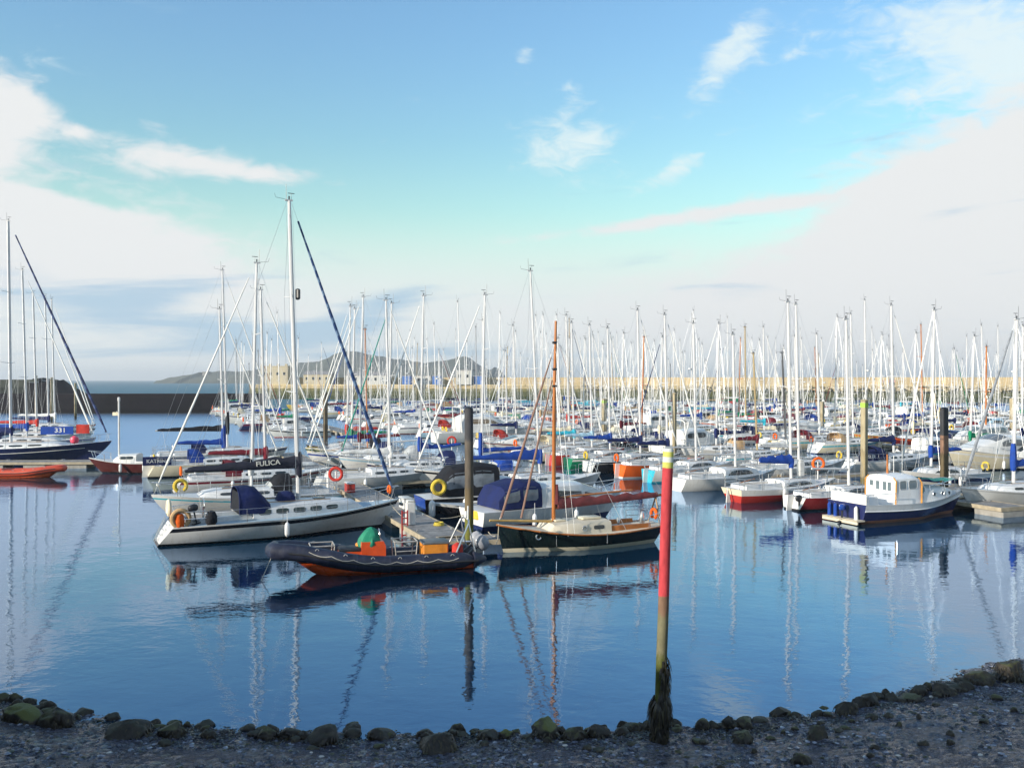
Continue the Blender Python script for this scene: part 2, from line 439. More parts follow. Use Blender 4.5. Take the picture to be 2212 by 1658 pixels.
def mast_parts(root, h, xm, zdk, H, rake=.025, r=.085, spread=1, near=True, furl=None, furl_r=.055, mat=None, frac=1.0, radar=None, spin=0, back=True):
    """mast with its spreaders, wires and rolled headsail; everything in the mast's own frame so that scaling z lengthens it"""
    mat = mat or ALU
    k = 8 if near else 6
    def at(z, dx=0, dy=0): return (-rake * z + dx, dy, z)
    mb = MB(); mb.tube([at(0), at(H * .55), at(H * .92), at(H)], [r, r, r * .92, r * .75], k, 0, flat=.8)
    mb.box(at(H + .03, -.02), (.34 if near else .22, .1, .07), 0)
    mb.tube([at(H + .05, -.12), at(H + .75, -.12)], .01, 4, 1)
    mb.tube([at(H + .05, .1), at(H + .35, .1)], .008, 4, 1); mb.box(at(H + .35, .1), (.3 if near else .16, .02, .03), 1)
    mb.tube([at(H + .06), at(H + .22)], .035, 6, 1)
    if near:
        mb.tube([at(H + .06, -.1), at(H + .12, -.6), at(H + .3, -.65)], .008, 4, 1)
    m = mb.build('mast', [mat, DARKP], root); m.location = (xm, 0, zdk)
    levels = [.52] if spread == 1 else ([.36, .68] if spread == 2 else [])
    y = h.dw(xm) * .9; zr = h.dz(xm) - zdk
    sp = MB()
    for f in levels:
        for side in (1, -1):
            sp.tube([at(H * f), at(H * f + .06, -.18, side * y * (.62 if f < .6 else .5))], [.03, .018], 5)
    if levels: sp.build('spreader', mat, m)
    ri = MB(); rw = .0075 if near else .009
    Ht = H * frac
    for side in (1, -1):
        pts = [(-.05, side * y, zr)]
        for f in levels: pts.append(at(H * f + .06, -.18, side * y * (.62 if f < .6 else .5)))
        pts.append(at(Ht - .1)); ri.tube(pts, rw, 3, 0, False)
        if levels:
            ri.tube([(.35, side * y * .95, zr), at(H * levels[0])], rw, 3, 0, False)
            ri.tube([(-.45, side * y * .95, zr), at(H * levels[0])], rw, 3, 0, False)
    xs = h.x_at(0, h.zs) + .15 - xm; xb = h.L / 2 - .12 - xm
    zs = h.zs - zdk; zb = h.zb - zdk
    if back: ri.tube([(xs, 0, zs + .1), at(H - .02, -.1)], rw, 3, 0, False)
    ri.tube([(xb, 0, zb), at(Ht - .06, .1)], rw, 3, 0, False)
    if near:
        ri.tube([at(1.2, -.1, .05), at(H - .2, -.14, .03)], .006, 3, 0, False)
        ri.tube([at(.8, .12, -.06), at(H - .4, .14, -.03)], .006, 3, 0, False)
    ri.build('rigging', WIRE, m)
    if furl is not None:
        fs = MB(); a, b = Vector((xb, 0, zb)), Vector(at(Ht - .06, .1)); n = 14 if near else 5
        pts = [a.lerp(b, lerp(.045, .94, i / n)) for i in range(n + 1)]
        rs = [furl_r * (.55 + .9 * sin(pi * min(1, .12 + .88 * (1 - i / n)) * .55)) * (1 + .1 * sin(i * 2.3 + spin)) for i in range(n + 1)]
        rs[0] *= .5
        fs.tube(pts, rs, 7 if near else 5)
        fs.lathe((pts[0].x, 0, pts[0].z - .12), [(.05, 0), (.1, .02), (.1, .1), (.05, .12)], 8)
        fs.build('furled_sail', furl, m)
    if radar:
        f, side, kind = radar; rd = MB()
        if kind == 'box':
            rd.rbox(at(H * f, .26), (.2, .3, .5), .08)
        else: rd.lathe(at(H * f, .3), [(.05, -.1), (.22, -.06), (.24, 0), (.22, .08), (.1, .13), (.02, .14)], 10); 
        rd.build('radar_dome' if kind != 'box' else 'radar_reflector', DARKP if kind == 'box' else gel('white'), m)
    return m

# ------------------------------------------------------------------ sailing yacht
def yacht(L=9.5, B=None, near=True, Hm=12, zs=.85, zm=.9, zb=1.25, over=.9, tr=.45, sw=.68, spread=1, hood=True, cover=True, furl=SAILCLOTH, furl_r=.042,
          stripe=(.1, .24), name='sailing_yacht', roof_h=.42, mastx=.06, cover_kw=None, boom_z=1.0, boom_L=None, buoy=None, motor=False, fend=2, hoodw=None,
          winshape='round', nwin=3, rake=.025, mats=None, rudder=False, frac=1.0, radar=None, deckmat=None, wood=False, seed=0, bare_boom=False, stemcurve=1.3,
          full=2.2, mr=None, roofspan=None, extras=True, boot=.10, back=True):
    B = B or L * .335 + .1
    M = dict(PH); M.update(mats or {})
    root = empty(name)
    h = Hull(L, B, zs, zm, zb, over, tr, sw, full, stripe=stripe, nst=22 if near else 12, stemcurve=stemcurve, boot=boot)
    root['_h'] = 0; del root['_h']
    h.build(root, [M['hull'], M['stripe'], M['boot'], ANTIF, M['transom'], VARNISH if wood else M.get('rail', STEEL if False else M['hull'])])
    h.deck(root, deckmat or WHITE_DECK)
    # coachroof
    xa, xf = roofspan or (-L * .10, L * .27)
    secs = []
    for x, f in ((xa, 1), (lerp(xa, xf, .45), .92), (lerp(xa, xf, .8), .74), (lerp(xa, xf, .93), .5), (xf, .04)):
        w = min(h.dw(x) * .66, B * .34); secs.append((x, w, h.dz(x) - .04, h.dz(x) + roof_h * f))
    cab = Cabin(secs); co = cab.build(root, M['roof'] if 'roof' in (mats or {}) else WHITE_DECK, 'coachroof', 2)
    a, b = xa + .15, lerp(xa, xf, .78)
    for side in (1, -1):
        if winshape == 'arch':
            cab.window(co, GLASS, a, b, .22, .8, side, 12 if near else 8, 'arch')
        elif not near:
            cab.window(co, GLASS, a, b, .3, .66, side, 4)
        else:
            for k in range(nwin):
                x0 = lerp(a, b, (k + .08) / nwin); x1 = lerp(a, b, (k + .8) / nwin); cab.window(co, GLASS, x0, x1, .32, .68, side, 6)
    if near:
        hb = MB(); x = lerp(xa, xf, .62); hb.rbox((x, 0, cab.top(x, 0)[1] + .03), (.5, .5, .06), .02); hb.build('hatch', PALEGLASS, co)
        gr = MB()
        for side in (1, -1):
            xs_ = [lerp(xa, xf, q) for q in (.1, .3, .5, .7)]
            gr.tube([(x, *(lambda yz: (yz[0], yz[1] + .05))(cab.top(x, side * .62))) for x in xs_], .02, 5)
        gr.build('grab_rail', TEAK, co)
    # cockpit
    xk = h.x_at(0, zs) + .5
    ck = MB()
    for side in (1, -1):
        y0 = min(h.dw(xk), h.dw(xa)) * .6
        ck.rbox(((xk + xa) / 2, side * y0, h.dz(xk) + .1), (xa - xk, .16, .3), .05)
    ck.rbox((xk, 0, h.dz(xk) + .08), (.14, min(h.dw(xk), 1.2) * 1.2, .24), .05)
    ck.build('cockpit_coaming', WHITE_DECK, root)
    if near:
        cf = MB(); cf.box(((xk + xa) / 2, 0, h.dz(xk) + .035), (xa - xk - .2, min(h.dw(xk), h.dw(xa)) * 1.04, .02)); cf.build('cockpit_floor', TEAK, root)
        wi = MB()
        for side in (1, -1):
            wi.lathe((xa - .45, side * min(h.dw(xk), h.dw(xa)) * .6, h.dz(xa) + .25), [(.075, 0), (.06, .08), (.07, .16), (.03, .17)], 8)
        wi.build('winch', STEEL, root)
        wh = MB(); wh.ring((lerp(xk, xa, .3), 0, h.dz(xk) + .62), .36, .018, 'x', n=16, k=5); wh.tube([(lerp(xk, xa, .3), 0, h.dz(xk)), (lerp(xk, xa, .3), 0, h.dz(xk) + .65)], .05, 6)
        if L > 8.6: wh.build('wheel', STEEL, root)
        else:
            tl = MB(); tl.tube([(xk + .1, 0, h.dz(xk) + .3), (xk + 1.2, 0, h.dz(xk) + .5)], .022, 5); tl.build('tiller', VARNISH, root)
    xm = mastx * L; zdk = cab.top(xm, 0, 0)[1] - .03
    mast_parts(root, h, xm, zdk, Hm, rake, mr or ((.062 + L * .0040) if near else (.05 + L * .0034)), spread, near, furl, furl_r, VARNISH if wood else None, frac, radar, seed, back)
    bl = boom_L or L * .36; zb0 = h.dz(xm) + boom_z + .3; 
    bm = MB(); bm.tube([(xm - .12, 0, zb0), (xm - bl, 0, zb0 + .12)], .06, 7 if near else 5); 
    bm.tube([(xm - bl * .9, 0, zb0 + .1), (xm - bl * .85, .1, h.dz(xm - bl * .9) + .3)], .008, 4)
    bo = bm.build('boom', VARNISH if wood else ALU, root)
    if cover:
        kw = dict(hm=.46, he=.2, w=.15, collar=.45); kw.update(cover_kw or {})
        sail_cover(bo, xm - .02, 0, zb0 + .05, xm - bl * .97, zb0 + .2, M['cover'], seed=seed, **kw)
    if hood:
        z0 = h.dz(xa) + .1
        sprayhood(root, xa - .95, xa + .35, hoodw or min(h.dw(xa) * .64, B * .33), z0, z0 + .95, M['hood'], window=near)
    if near:
        pulpit(root, h); pushpit(root, h)
        rails(root, h, h.x_at(0, zs) + 1.4, L / 2 - 1.35)
    elif extras:
        mb = MB(); x0, x1 = h.x_at(0, zs) + .1, L / 2 - .2
        for side in (1, -1):
            mb.tube([(lerp(x0, x1, t), side * max(.1, h.dw(lerp(x0, x1, t)) - .08), h.dz(lerp(x0, x1, t)) + .56) for t in (0, .25, .5, .75, 1)], .012, 4)
            for t in (0, .2, .4, .6, .8, .97):
                x = lerp(x0, x1, t); y = side * max(.1, h.dw(x) - .08); mb.tube([(x, y, h.dz(x)), (x, y, h.dz(x) + .56)], .014, 4)
        mb.build('guardrail', STEEL, root)
    if rudder:
        rb = MB(); x = -L / 2 - .02
        rb.loft([[(x - .34, -.025, -.3), (x + .06, -.03, -.3), (x + .06, .03, -.3), (x - .34, .025, -.3)], [(x - .22, -.025, zs + .1), (x + tr, -.03, zs + .1), (x + tr, .03, zs + .1), (x - .22, .025, zs + .1)]])
        rb.build('rudder', VARNISH if wood else gel('white'), root)
    for k in range(fend):
        x = lerp(-L * .3, L * .25, (k + .5) / max(1, fend)); side = -1 if k % 2 == 0 else 1
        fender(root, (x, side * (h.dw(x) + .1), .18 + .05 * k))
    if fend:
        x = 0; fender(root, (x, h.dw(x) + .1, .2))
    if buoy:
        horseshoe(root, (h.x_at(0, zs) + .05, h.dw(h.x_at(0, zs) + .1) * .6, zs + .42), buoy)
    if motor:
        outboard(root, (h.x_at(0, zs) - .05, -h.dw(-L / 2 + .3) * .55, zs * .75), up=.1, s=.8)
    return root, h, cab

# ------------------------------------------------------------------ motor boat
def motorboat(L=7, B=2.5, zs=.7, zm=.75, zb=1.15, hull='white', stripe='navy blue', cab=None, win=None, screen=None, rail=True, canopy=None, name='motor_boat',
              stripe_at=(.2, .34), roof='white', glass=GLASS, deck=True, mats=None, arch=None, tr=.1, over=1.0, sw=.86, transom=None, motor=None, fend=2, cabname='cabin', boot='black', frame=None, full=2.0, boot_z=.1):
    root = empty(name)
    h = Hull(L, B, zs, zm, zb, over, tr, sw, full, stripe=stripe_at, stemcurve=1.2, vee=.28, boot=boot_z)
    h.build(root, [gel(hull), gel(stripe), gel(boot), ANTIF, gel(transom or hull), gel('white')])
    h.deck(root, WHITE_DECK)
    c = None
    if cab:
        c = Cabin(cab); co = c.build(root, gel(roof), cabname)
        for (x0, x1, f0, f1, shp) in (win or []):
            for side in (1, -1): c.window(co, glass, x0, x1, f0, f1, side, 8, shp, frame)
        if screen:
            x0, x1 = screen
            for (y0, y1) in ((-.82, -.3), (-.26, .26), (.3, .82)): c.screen(co, glass, x0, x1, y0, y1)
    if canopy:
        secs, colr = canopy; cc = Cabin(secs, ((1, 0), (.99, .45), (.95, .75), (.8, .93), (.5, 1), (.25, 1.02), (0, 1.02)))
        cn = cc.build(root, cloth(colr), 'canopy')
        xs = [s_[0] for s_ in secs]; a, b = min(xs), max(xs)
        for side in (1, -1):
            cc.window(cn, CANOPYWIN, lerp(a, b, .10), lerp(a, b, .46), .28, .80, side, 8); cc.window(cn, CANOPYWIN, lerp(a, b, .54), lerp(a, b, .90), .28, .80, side, 8)
    else:
        ck = MB(); xk = -L / 2 + .35; x1 = cab[0][0] if cab else L * .1
        for side in (1, -1): ck.rbox(((xk + x1) / 2, side * (h.dw(xk) - .2), zs + .06), (x1 - xk, .22, .14), .05)
        ck.rbox((xk, 0, zs + .06), (.2, h.dw(xk) * 1.7, .14), .05)
        ck.build('cockpit_coaming', gel('white'), root)
        cf = MB(); cf.box(((xk + x1) / 2, 0, zs + .03), (x1 - xk - .2, h.dw(xk) * 1.5, .02)); cf.build('cockpit_floor', TEAK, root)
    if arch:
        x, z, w = arch; mb = MB()
        mb.tube([(x, -w, zs), (x - .15, -w * .95, z - .2), (x - .2, -w * .7, z), (x - .2, w * .7, z), (x - .15, w * .95, z - .2), (x, w, zs)], .06, 7)
        mb.tube([(x - .2, .2, z), (x - .2, .2, z + .9)], .02, 5); mb.build('radar_arch', gel('white'), root)
    if rail:
        pulpit(root, h, .5, L * .2); rails(root, h, 0, L / 2 - L * .2 - .15, .5, 1.2, wires=1)
    if motor: outboard(root, (-L / 2 + .02, 0, zs + .12), up=motor, s=1.1)
    for k in range(fend):
        x = lerp(-L * .35, L * .2, (k + .5) / fend)
        for side in (1, -1): fender(root, (x, side * (h.dw(x) + .1), .15))
    return root, h, c

def put(o, x, y, ang, label, cat, group=None):
    o.location = (x, y, 0); o.rotation_euler[2] = R(ang); tag(o, label, cat, group)
# ------------------------------------------------------------------ water, shore
def shore_y(x):
    pts = [(-40, 24), (-22, 21.5), (-16, 20.2), (-11.2, 19.5), (-9.7, 18.8), (-7.6, 18.0), (-5.5, 17.55), (-1.8, 17.4), (1.8, 17.55), (4.7, 18.0), (6.7, 18.7), (8.1, 19.5), (9.6, 20.3), (10.8, 21.2), (12.5, 22.0), (16, 23.5), (24, 26), (50, 30)]
    for (a, b), (c, d) in zip(pts, pts[1:]):
        if a <= x <= c: return lerp(b, d, (x - a) / (c - a))
    return pts[0][1] if x < 0 else pts[-1][1]
def beach_z(x, y):
    d = shore_y(x) - y
    z = d * .085 if d > 0 else d * .22
    z += .055 * noise.noise((x * .55, y * .8, 0)) + .03 * noise.noise((x * 1.9, y * 2.3, 4)) + .02 * noise.noise((x * 6, y * 6, 9))
    if d > 5: z += (d - 5) * .06
    return z
def water_mat():
    m, nt, b = new_mat('harbour water'); L = nt.links; TINT = (.58, .74, .97)
    b.inputs['Base Color'].default_value = (.003, .030, .062, 1); b.inputs['Specular IOR Level'].default_value = 0; b.inputs['Roughness'].default_value = .03; b.inputs['IOR'].default_value = 1.7
    tc = N(nt, 'ShaderNodeTexCoord')
    def nz(s, d, st=(1, 1, 1), dist=.0):
        mp = N(nt, 'ShaderNodeMapping'); mp.inputs['Scale'].default_value = st; mp.inputs['Rotation'].default_value = (0, 0, .4)
        L.new(tc.outputs['Object'], mp.inputs[0])
        n = N(nt, 'ShaderNodeTexNoise'); n.inputs['Scale'].default_value = s; n.inputs['Detail'].default_value = d; n.inputs['Distortion'].default_value = dist
        L.new(mp.outputs[0], n.inputs[0]); return n.outputs['Fac']
    patch = ramp(nt, [(.38, .35), (.62, 1.0)]); L.new(nz(.045, 3, (1, 2.2, 1)), patch.inputs[0])
    def mul(a, k):
        n = N(nt, 'ShaderNodeMath'); n.operation = 'MULTIPLY'; L.new(a, n.inputs[0])
        if hasattr(k, 'links'): L.new(k, n.inputs[1])
        else: n.inputs[1].default_value = k
        return n.outputs[0]
    def add(a, b_):
        n = N(nt, 'ShaderNodeMath'); n.operation = 'ADD'; L.new(a, n.inputs[0]); L.new(b_, n.inputs[1]); return n.outputs[0]
    hgt = add(add(mul(nz(.55, 2, (1, 1.3, 1)), .012), mul(nz(2.6, 2, (1, 1.4, 1), .4), .0042)), mul(mul(nz(9.0, 2, (1, 1.4, 1)), .0011), patch.outputs[0]))
    # the outer basin catches the wind: taller ripples away from the sheltered berths
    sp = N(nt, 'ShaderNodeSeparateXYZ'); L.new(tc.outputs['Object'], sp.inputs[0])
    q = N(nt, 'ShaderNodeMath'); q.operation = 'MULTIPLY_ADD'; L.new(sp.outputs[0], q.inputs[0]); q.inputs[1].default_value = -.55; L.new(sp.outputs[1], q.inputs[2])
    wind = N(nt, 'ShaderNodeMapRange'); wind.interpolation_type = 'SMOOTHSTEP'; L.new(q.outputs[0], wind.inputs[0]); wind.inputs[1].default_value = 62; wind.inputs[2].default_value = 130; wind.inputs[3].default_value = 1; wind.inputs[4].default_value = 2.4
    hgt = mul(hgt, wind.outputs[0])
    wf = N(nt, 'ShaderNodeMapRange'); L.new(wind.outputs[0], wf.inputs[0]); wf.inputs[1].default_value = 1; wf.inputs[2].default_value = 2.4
    L.new(mixc(nt, wf.outputs[0], (.003, .030, .062), (.14, .24, .30)), b.inputs['Base Color'])  # paler base colour stands in for sky reflected by the ripples
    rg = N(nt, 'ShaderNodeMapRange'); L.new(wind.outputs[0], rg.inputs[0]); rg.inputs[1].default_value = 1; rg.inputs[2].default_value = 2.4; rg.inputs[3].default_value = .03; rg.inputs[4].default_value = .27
    bp = N(nt, 'ShaderNodeBump'); bp.inputs['Strength'].default_value = 1; bp.inputs['Distance'].default_value = WAVE
    L.new(hgt, bp.inputs['Height']); L.new(bp.outputs[0], b.inputs['Normal'])
    # mirror layer that strengthens towards grazing view, over the dark body of the water
    gl = N(nt, 'ShaderNodeBsdfGlossy'); gl.inputs['Color'].default_value = (*TINT, 1); L.new(rg.outputs[0], gl.inputs['Roughness']); L.new(bp.outputs[0], gl.inputs['Normal'])
    lw = N(nt, 'ShaderNodeLayerWeight'); lw.inputs['Blend'].default_value = .5; L.new(bp.outputs[0], lw.inputs['Normal'])
    pw = N(nt, 'ShaderNodeMath'); pw.operation = 'POWER'; L.new(lw.outputs['Facing'], pw.inputs[0]); pw.inputs[1].default_value = 2.3
    fr = N(nt, 'ShaderNodeMath'); fr.operation = 'MULTIPLY_ADD'; fr.use_clamp = True; L.new(pw.outputs[0], fr.inputs[0]); fr.inputs[1].default_value = .97; fr.inputs[2].default_value = .02
    mx = N(nt, 'ShaderNodeMixShader'); L.new(fr.outputs[0], mx.inputs[0]); L.new(b.outputs[0], mx.inputs[1]); L.new(gl.outputs[0], mx.inputs[2])
    L.new(mx.outputs[0], [n_ for n_ in nt.nodes if n_.type == 'OUTPUT_MATERIAL'][0].inputs['Surface'])
    return m
WAVE = 1.0
mb = MB(); n = 96; SEA = 8000
mb.add([(SEA * cos(2 * pi * i / n), SEA * sin(2 * pi * i / n), 0) for i in range(n)], [tuple(range(n))])
w = mb.build('water', water_mat()); tag(w, kind='structure')

# the open sea beyond the harbour walls is choppy, not glassy
SM = new_mat('open sea')[0]; _b = SM.node_tree.nodes['Principled BSDF']; _b.inputs['Base Color'].default_value = (.055, .16, .22, 1); _b.inputs['Roughness'].default_value = .55; _b.inputs['IOR'].default_value = 1.2
mb = MB(); mb.add([(-2000, 252, .03), (-150, 252, .03), (-120, 191, .03), (-50, 190, .03), (-50, 308, .03), (-96, 332, .03), (0, 312, .03), (200, 276, .03), (900, 160, .03), (7000, 160, .03), (7000, 3800, .03), (0, 7900, .03), (-7000, 3800, .03)], [tuple(range(13))])
tag(mb.build('sea', SM), kind='structure')

def mud_mat():
    m, nt, b = new_mat('wet shingle mud'); L = nt.links
    tc = N(nt, 'ShaderNodeTexCoord')
    def nz(s, d, st=(1, 1, 1), r=.6):
        mp = N(nt, 'ShaderNodeMapping'); mp.inputs['Scale'].default_value = st; L.new(tc.outputs['Object'], mp.inputs[0])
        n_ = N(nt, 'ShaderNodeTexNoise'); n_.inputs['Scale'].default_value = s; n_.inputs['Detail'].default_value = d; n_.inputs['Roughness'].default_value = r
        L.new(mp.outputs[0], n_.inputs[0]); return n_.outputs['Fac']
    a = nz(9, 8, (1, 1.8, 1), .7); w_ = nz(.5, 5)
    r1 = ramp(nt, [(.36, (.012, .013, .022)), (.5, (.06, .066, .105)), (.60, (.15, .165, .235)), (.70, (.34, .37, .46))]); L.new(a, r1.inputs[0])
    fine = ramp(nt, [(.35, .55), (.65, 1.25)]); L.new(nz(42, 4), fine.inputs[0])
    L.new(mixc(nt, 1, r1.outputs[0], fine.outputs[0], 'MULTIPLY'), b.inputs['Base Color'])
    wet = ramp(nt, [(.36, .32), (.54, .07)]); L.new(w_, wet.inputs[0]); 
    L.new(wet.outputs[0], b.inputs['Roughness'])
    h1 = N(nt, 'ShaderNodeMath'); h1.operation = 'MULTIPLY_ADD'; L.new(nz(38, 5), h1.inputs[0]); h1.inputs[1].default_value = .35; L.new(a, h1.inputs[2])
    bp = N(nt, 'ShaderNodeBump'); bp.inputs['Distance'].default_value = .11; L.new(h1.outputs[0], bp.inputs['Height']); L.new(bp.outputs[0], b.inputs['Normal'])
    return m
MUD = mud_mat()
mb = MB(); Y0, Y1 = 3.2, 31
xs = [-46 + 1.5 * i for i in range(21)] + [-15 + .075 * i for i in range(1, 427)] + [17 + 1.75 * i for i in range(1, 21)]
ys = [Y0 + .5 * i for i in range(20)] + [13 + .07 * i for i in range(150)] + [23.5 + .75 * i for i in range(11)]
nx, ny = len(xs) - 1, len(ys) - 1; vs = []
def rough_z(x, y):
    if abs(x - 1) > 16 or not 13 < y < 23.5: return 0
    k = .5 + .5 * sstep(-.25, .25, noise.noise((x * .45, y * .6, 31)))
    return (.030 * noise.noise((x * 3.1, y * 3.6, 2)) + .042 * abs(noise.noise((x * 6.3, y * 7.1, 6))) + .034 * abs(noise.noise((x * 13, y * 14, 3)))) * k
for y in ys:
    for x in xs: vs.append((x, y, beach_z(x, y) + rough_z(x, y)))
mb.add(vs, [(j * (nx + 1) + i, j * (nx + 1) + i + 1, (j + 1) * (nx + 1) + i + 1, (j + 1) * (nx + 1) + i) for j in range(ny) for i in range(nx)])
tag(mb.build('beach', MUD, ang=180), kind='structure')

# loose shingle, shells and weed scraps
def scatter_pebbles(name, count, size, mats, seed, ymax=.6, flat=.55):
    r = random.Random(seed); mb = MB()
    base = [(1, 0, 0), (.4, .9, .1), (-.6, .75, 0), (-1, -.1, .1), (-.4, -.9, 0), (.65, -.8, .05), (.1, .1, .75), (0, 0, -.5)]
    fs = [(i, (i + 1) % 6, 6) for i in range(6)] + [((i + 1) % 6, i, 7) for i in range(6)]
    for _ in range(count):
        x = r.uniform(-13.5, 15.5); y = shore_y(x) + ymax - abs(r.gauss(0, 2.3)) - r.random() * .8
        if y < 13: continue
        if noise.noise((x * .7, y * .9, seed)) < r.uniform(-.45, .25): continue
        s = size * (r.random() ** 2 * 1.6 + .35); a = r.random() * 6.3; c, d = cos(a), sin(a)
        z = beach_z(x, y) + s * .15; sx, sy = r.uniform(.7, 1.2), r.uniform(.6, 1.1)
        mb.add([(x + s * (px * sx * c - py * sy * d), y + s * (px * sx * d + py * sy * c), z + s * pz * flat) for px, py, pz in base], fs, r.randrange(len(mats)), False)
    return mb.build(name, mats, ang=20)
P1 = paint('dark pebble', (.03, .032, .042), .3, .4, 12); P2 = paint('grey pebble', (.09, .10, .14), .4, .3, 12); P3 = paint('shell white', (.5, .47, .42), .5, .2, 12); P5 = paint('wet pale pebble', (.24, .26, .32), .16, .25, 12); P4 = paint('olive weed scrap', (.045, .045, .015), .45, .4, 12)
tag(scatter_pebbles('shingle', 22000, .036, [P1, P1, P1, P2, P2, P4, P5], 3), 'dark wet shingle and weed scraps strewn over the shore mud', 'shingle', kind='stuff')
tag(scatter_pebbles('shells', 420, .04, [P3, P2, P3], 8, .1, .4), 'pale broken shells scattered on the dark shore mud', 'shells', kind='stuff')

# ------------------------------------------------------------------ boulders
def rock_mat(name, moss, seed):
    m, nt, b = new_mat(name); L = nt.links
    tc = N(nt, 'ShaderNodeTexCoord'); gm = N(nt, 'ShaderNodeNewGeometry')
    n1 = N(nt, 'ShaderNodeTexNoise'); n1.inputs['Scale'].default_value = 5; n1.inputs['Detail'].default_value = 8; n1.inputs['Roughness'].default_value = .7
    mp = N(nt, 'ShaderNodeMapping'); mp.inputs['Location'].default_value = (seed, seed * 2, 0); L.new(tc.outputs['Object'], mp.inputs[0]); L.new(mp.outputs[0], n1.inputs[0])
    r1 = ramp(nt, [(.34, (.008, .007, .006)), (.54, (.028, .022, .014)), (.76, (.12, .10, .065))]); L.new(n1.outputs['Fac'], r1.inputs[0])
    sp = N(nt, 'ShaderNodeSeparateXYZ'); L.new(gm.outputs['Normal'], sp.inputs[0])
    n2 = N(nt, 'ShaderNodeTexNoise'); n2.inputs['Scale'].default_value = 3.2; n2.inputs['Detail'].default_value = 6; L.new(mp.outputs[0], n2.inputs[0])
    a = N(nt, 'ShaderNodeMath'); a.operation = 'MULTIPLY_ADD'; L.new(sp.outputs[2], a.inputs[0]); a.inputs[1].default_value = .5; L.new(n2.outputs['Fac'], a.inputs[2])
    r2 = ramp(nt, [(.84 - .2 * moss, 0.0), (1.02 - .2 * moss, min(1, .1 + moss))]); L.new(a.outputs[0], r2.inputs[0])
    L.new(mixc(nt, r2.outputs[0], r1.outputs[0], (.13, .15, .025)), b.inputs['Base Color'])
    b.inputs['Roughness'].default_value = .6
    bp = N(nt, 'ShaderNodeBump'); bp.inputs['Distance'].default_value = .04; L.new(n1.outputs['Fac'], bp.inputs['Height']); L.new(bp.outputs[0], b.inputs['Normal'])
    return m
ROCKM = [rock_mat('weedy rock', .0, 1), rock_mat('olive rock', .22, 4), rock_mat('mossy rock', .62, 7)]
WEED = paint('bladder wrack', (.018, .013, .007), .35, .5, 5)
WEED2 = paint('olive wrack', (.045, .036, .012), .42, .45, 5)
def fronds(mb, p, nrm, r, L, wd, m=0):
    """one drooping ribbon of weed"""
    d = Vector((nrm[0], nrm[1], 0)); d = d.normalized() if d.length > .01 else Vector((r.uniform(-1, 1), r.uniform(-1, 1), 0)).normalized()
    t = Vector((-d.y, d.x, 0)); tw = r.uniform(-.5, .5); pts = []
    q = Vector(p); vel = (Vector(nrm) * .12 + d * .22 + t * tw * .55 + Vector((0, 0, -.35))).normalized()
    for i in range(4):
        w = wd * (1 - .22 * i) * .5
        pts.append((q - t * w, q + t * w)); q = q + vel * (L / 3); vel = (vel + Vector((0, 0, -.7)) - Vector((nrm[0], nrm[1], 0)) * .2).normalized()
    vs = [v for pr in pts for v in pr]
    mb.add(vs, [(2 * i, 2 * i + 1, 2 * i + 3, 2 * i + 2) for i in range(3)], m, True)
def boulder(u, v, su, hv, kind=0, label=None, group='weedy boulders along the waterline', weed=60, seed=0, asp=.8):
    x, y = ground(u, v); z0 = beach_z(x, y)
    x, y = ground(u, v, z0) ; z0 = beach_z(x, y)
    sx = su / 2 * y / 1915.6; sz = hv * y / 1915.6 * .62
    r = random.Random(seed + int(u) * 7)
    bm = bmesh.new(); bmesh.ops.create_icosphere(bm, subdivisions=4 if su > 40 else 3, radius=1)
    o1 = r.uniform(0, 90)
    cuts = [(Vector((r.gauss(0, 1), r.gauss(0, 1), r.gauss(.3, 1))).normalized(), r.uniform(.62, .9)) for _ in range(9)]
    for vt in bm.verts:
        c = vt.co; f = 1 + .34 * noise.noise(c * 1.15 + Vector((o1, 0, 0))) + .16 * noise.noise(c * 2.9 + Vector((0, o1, 0))) + .07 * noise.noise(c * 7 + Vector((o1, o1, 0)))
        p = c * f
        for nn_, d_ in cuts:
            e = p.dot(nn_) - d_
            if e > 0: p = p - nn_ * e * .88
        if p.z < -.35: p.z = -.35 + (p.z + .35) * .3
        vt.co = (p.x * sx, p.y * sx * asp, p.z * sz)
    me = bpy.data.meshes.new('boulder'); bm.normal_update()
    nrm = [(vt.co.copy(), vt.normal.copy()) for vt in bm.verts]
    bm.to_mesh(me); bm.free(); me.materials.append(ROCKM[kind])
    for p in me.polygons: p.use_smooth = True
    o = bpy.data.objects.new('boulder', me); COL.objects.link(o); o.location = (x, y, z0 + sz * .3); o.rotation_euler = (0, 0, r.uniform(-.3, .3))
    tag(o, label, 'boulder', group)
    if weed:
        mb = MB(); cand = [q for q in nrm if q[1].z > -.3 and (kind < 2 or q[1].z < .45)]
        for _ in range(weed):
            p, nn = r.choice(cand); fronds(mb, p, nn, r, r.uniform(.10, .26) * min(1, sx * 2.2), r.uniform(.02, .045), int(r.random() < .3))
        if mb.v: tag(mb.build('seaweed', [WEED, WEED2], o), kind='stuff')
    return o
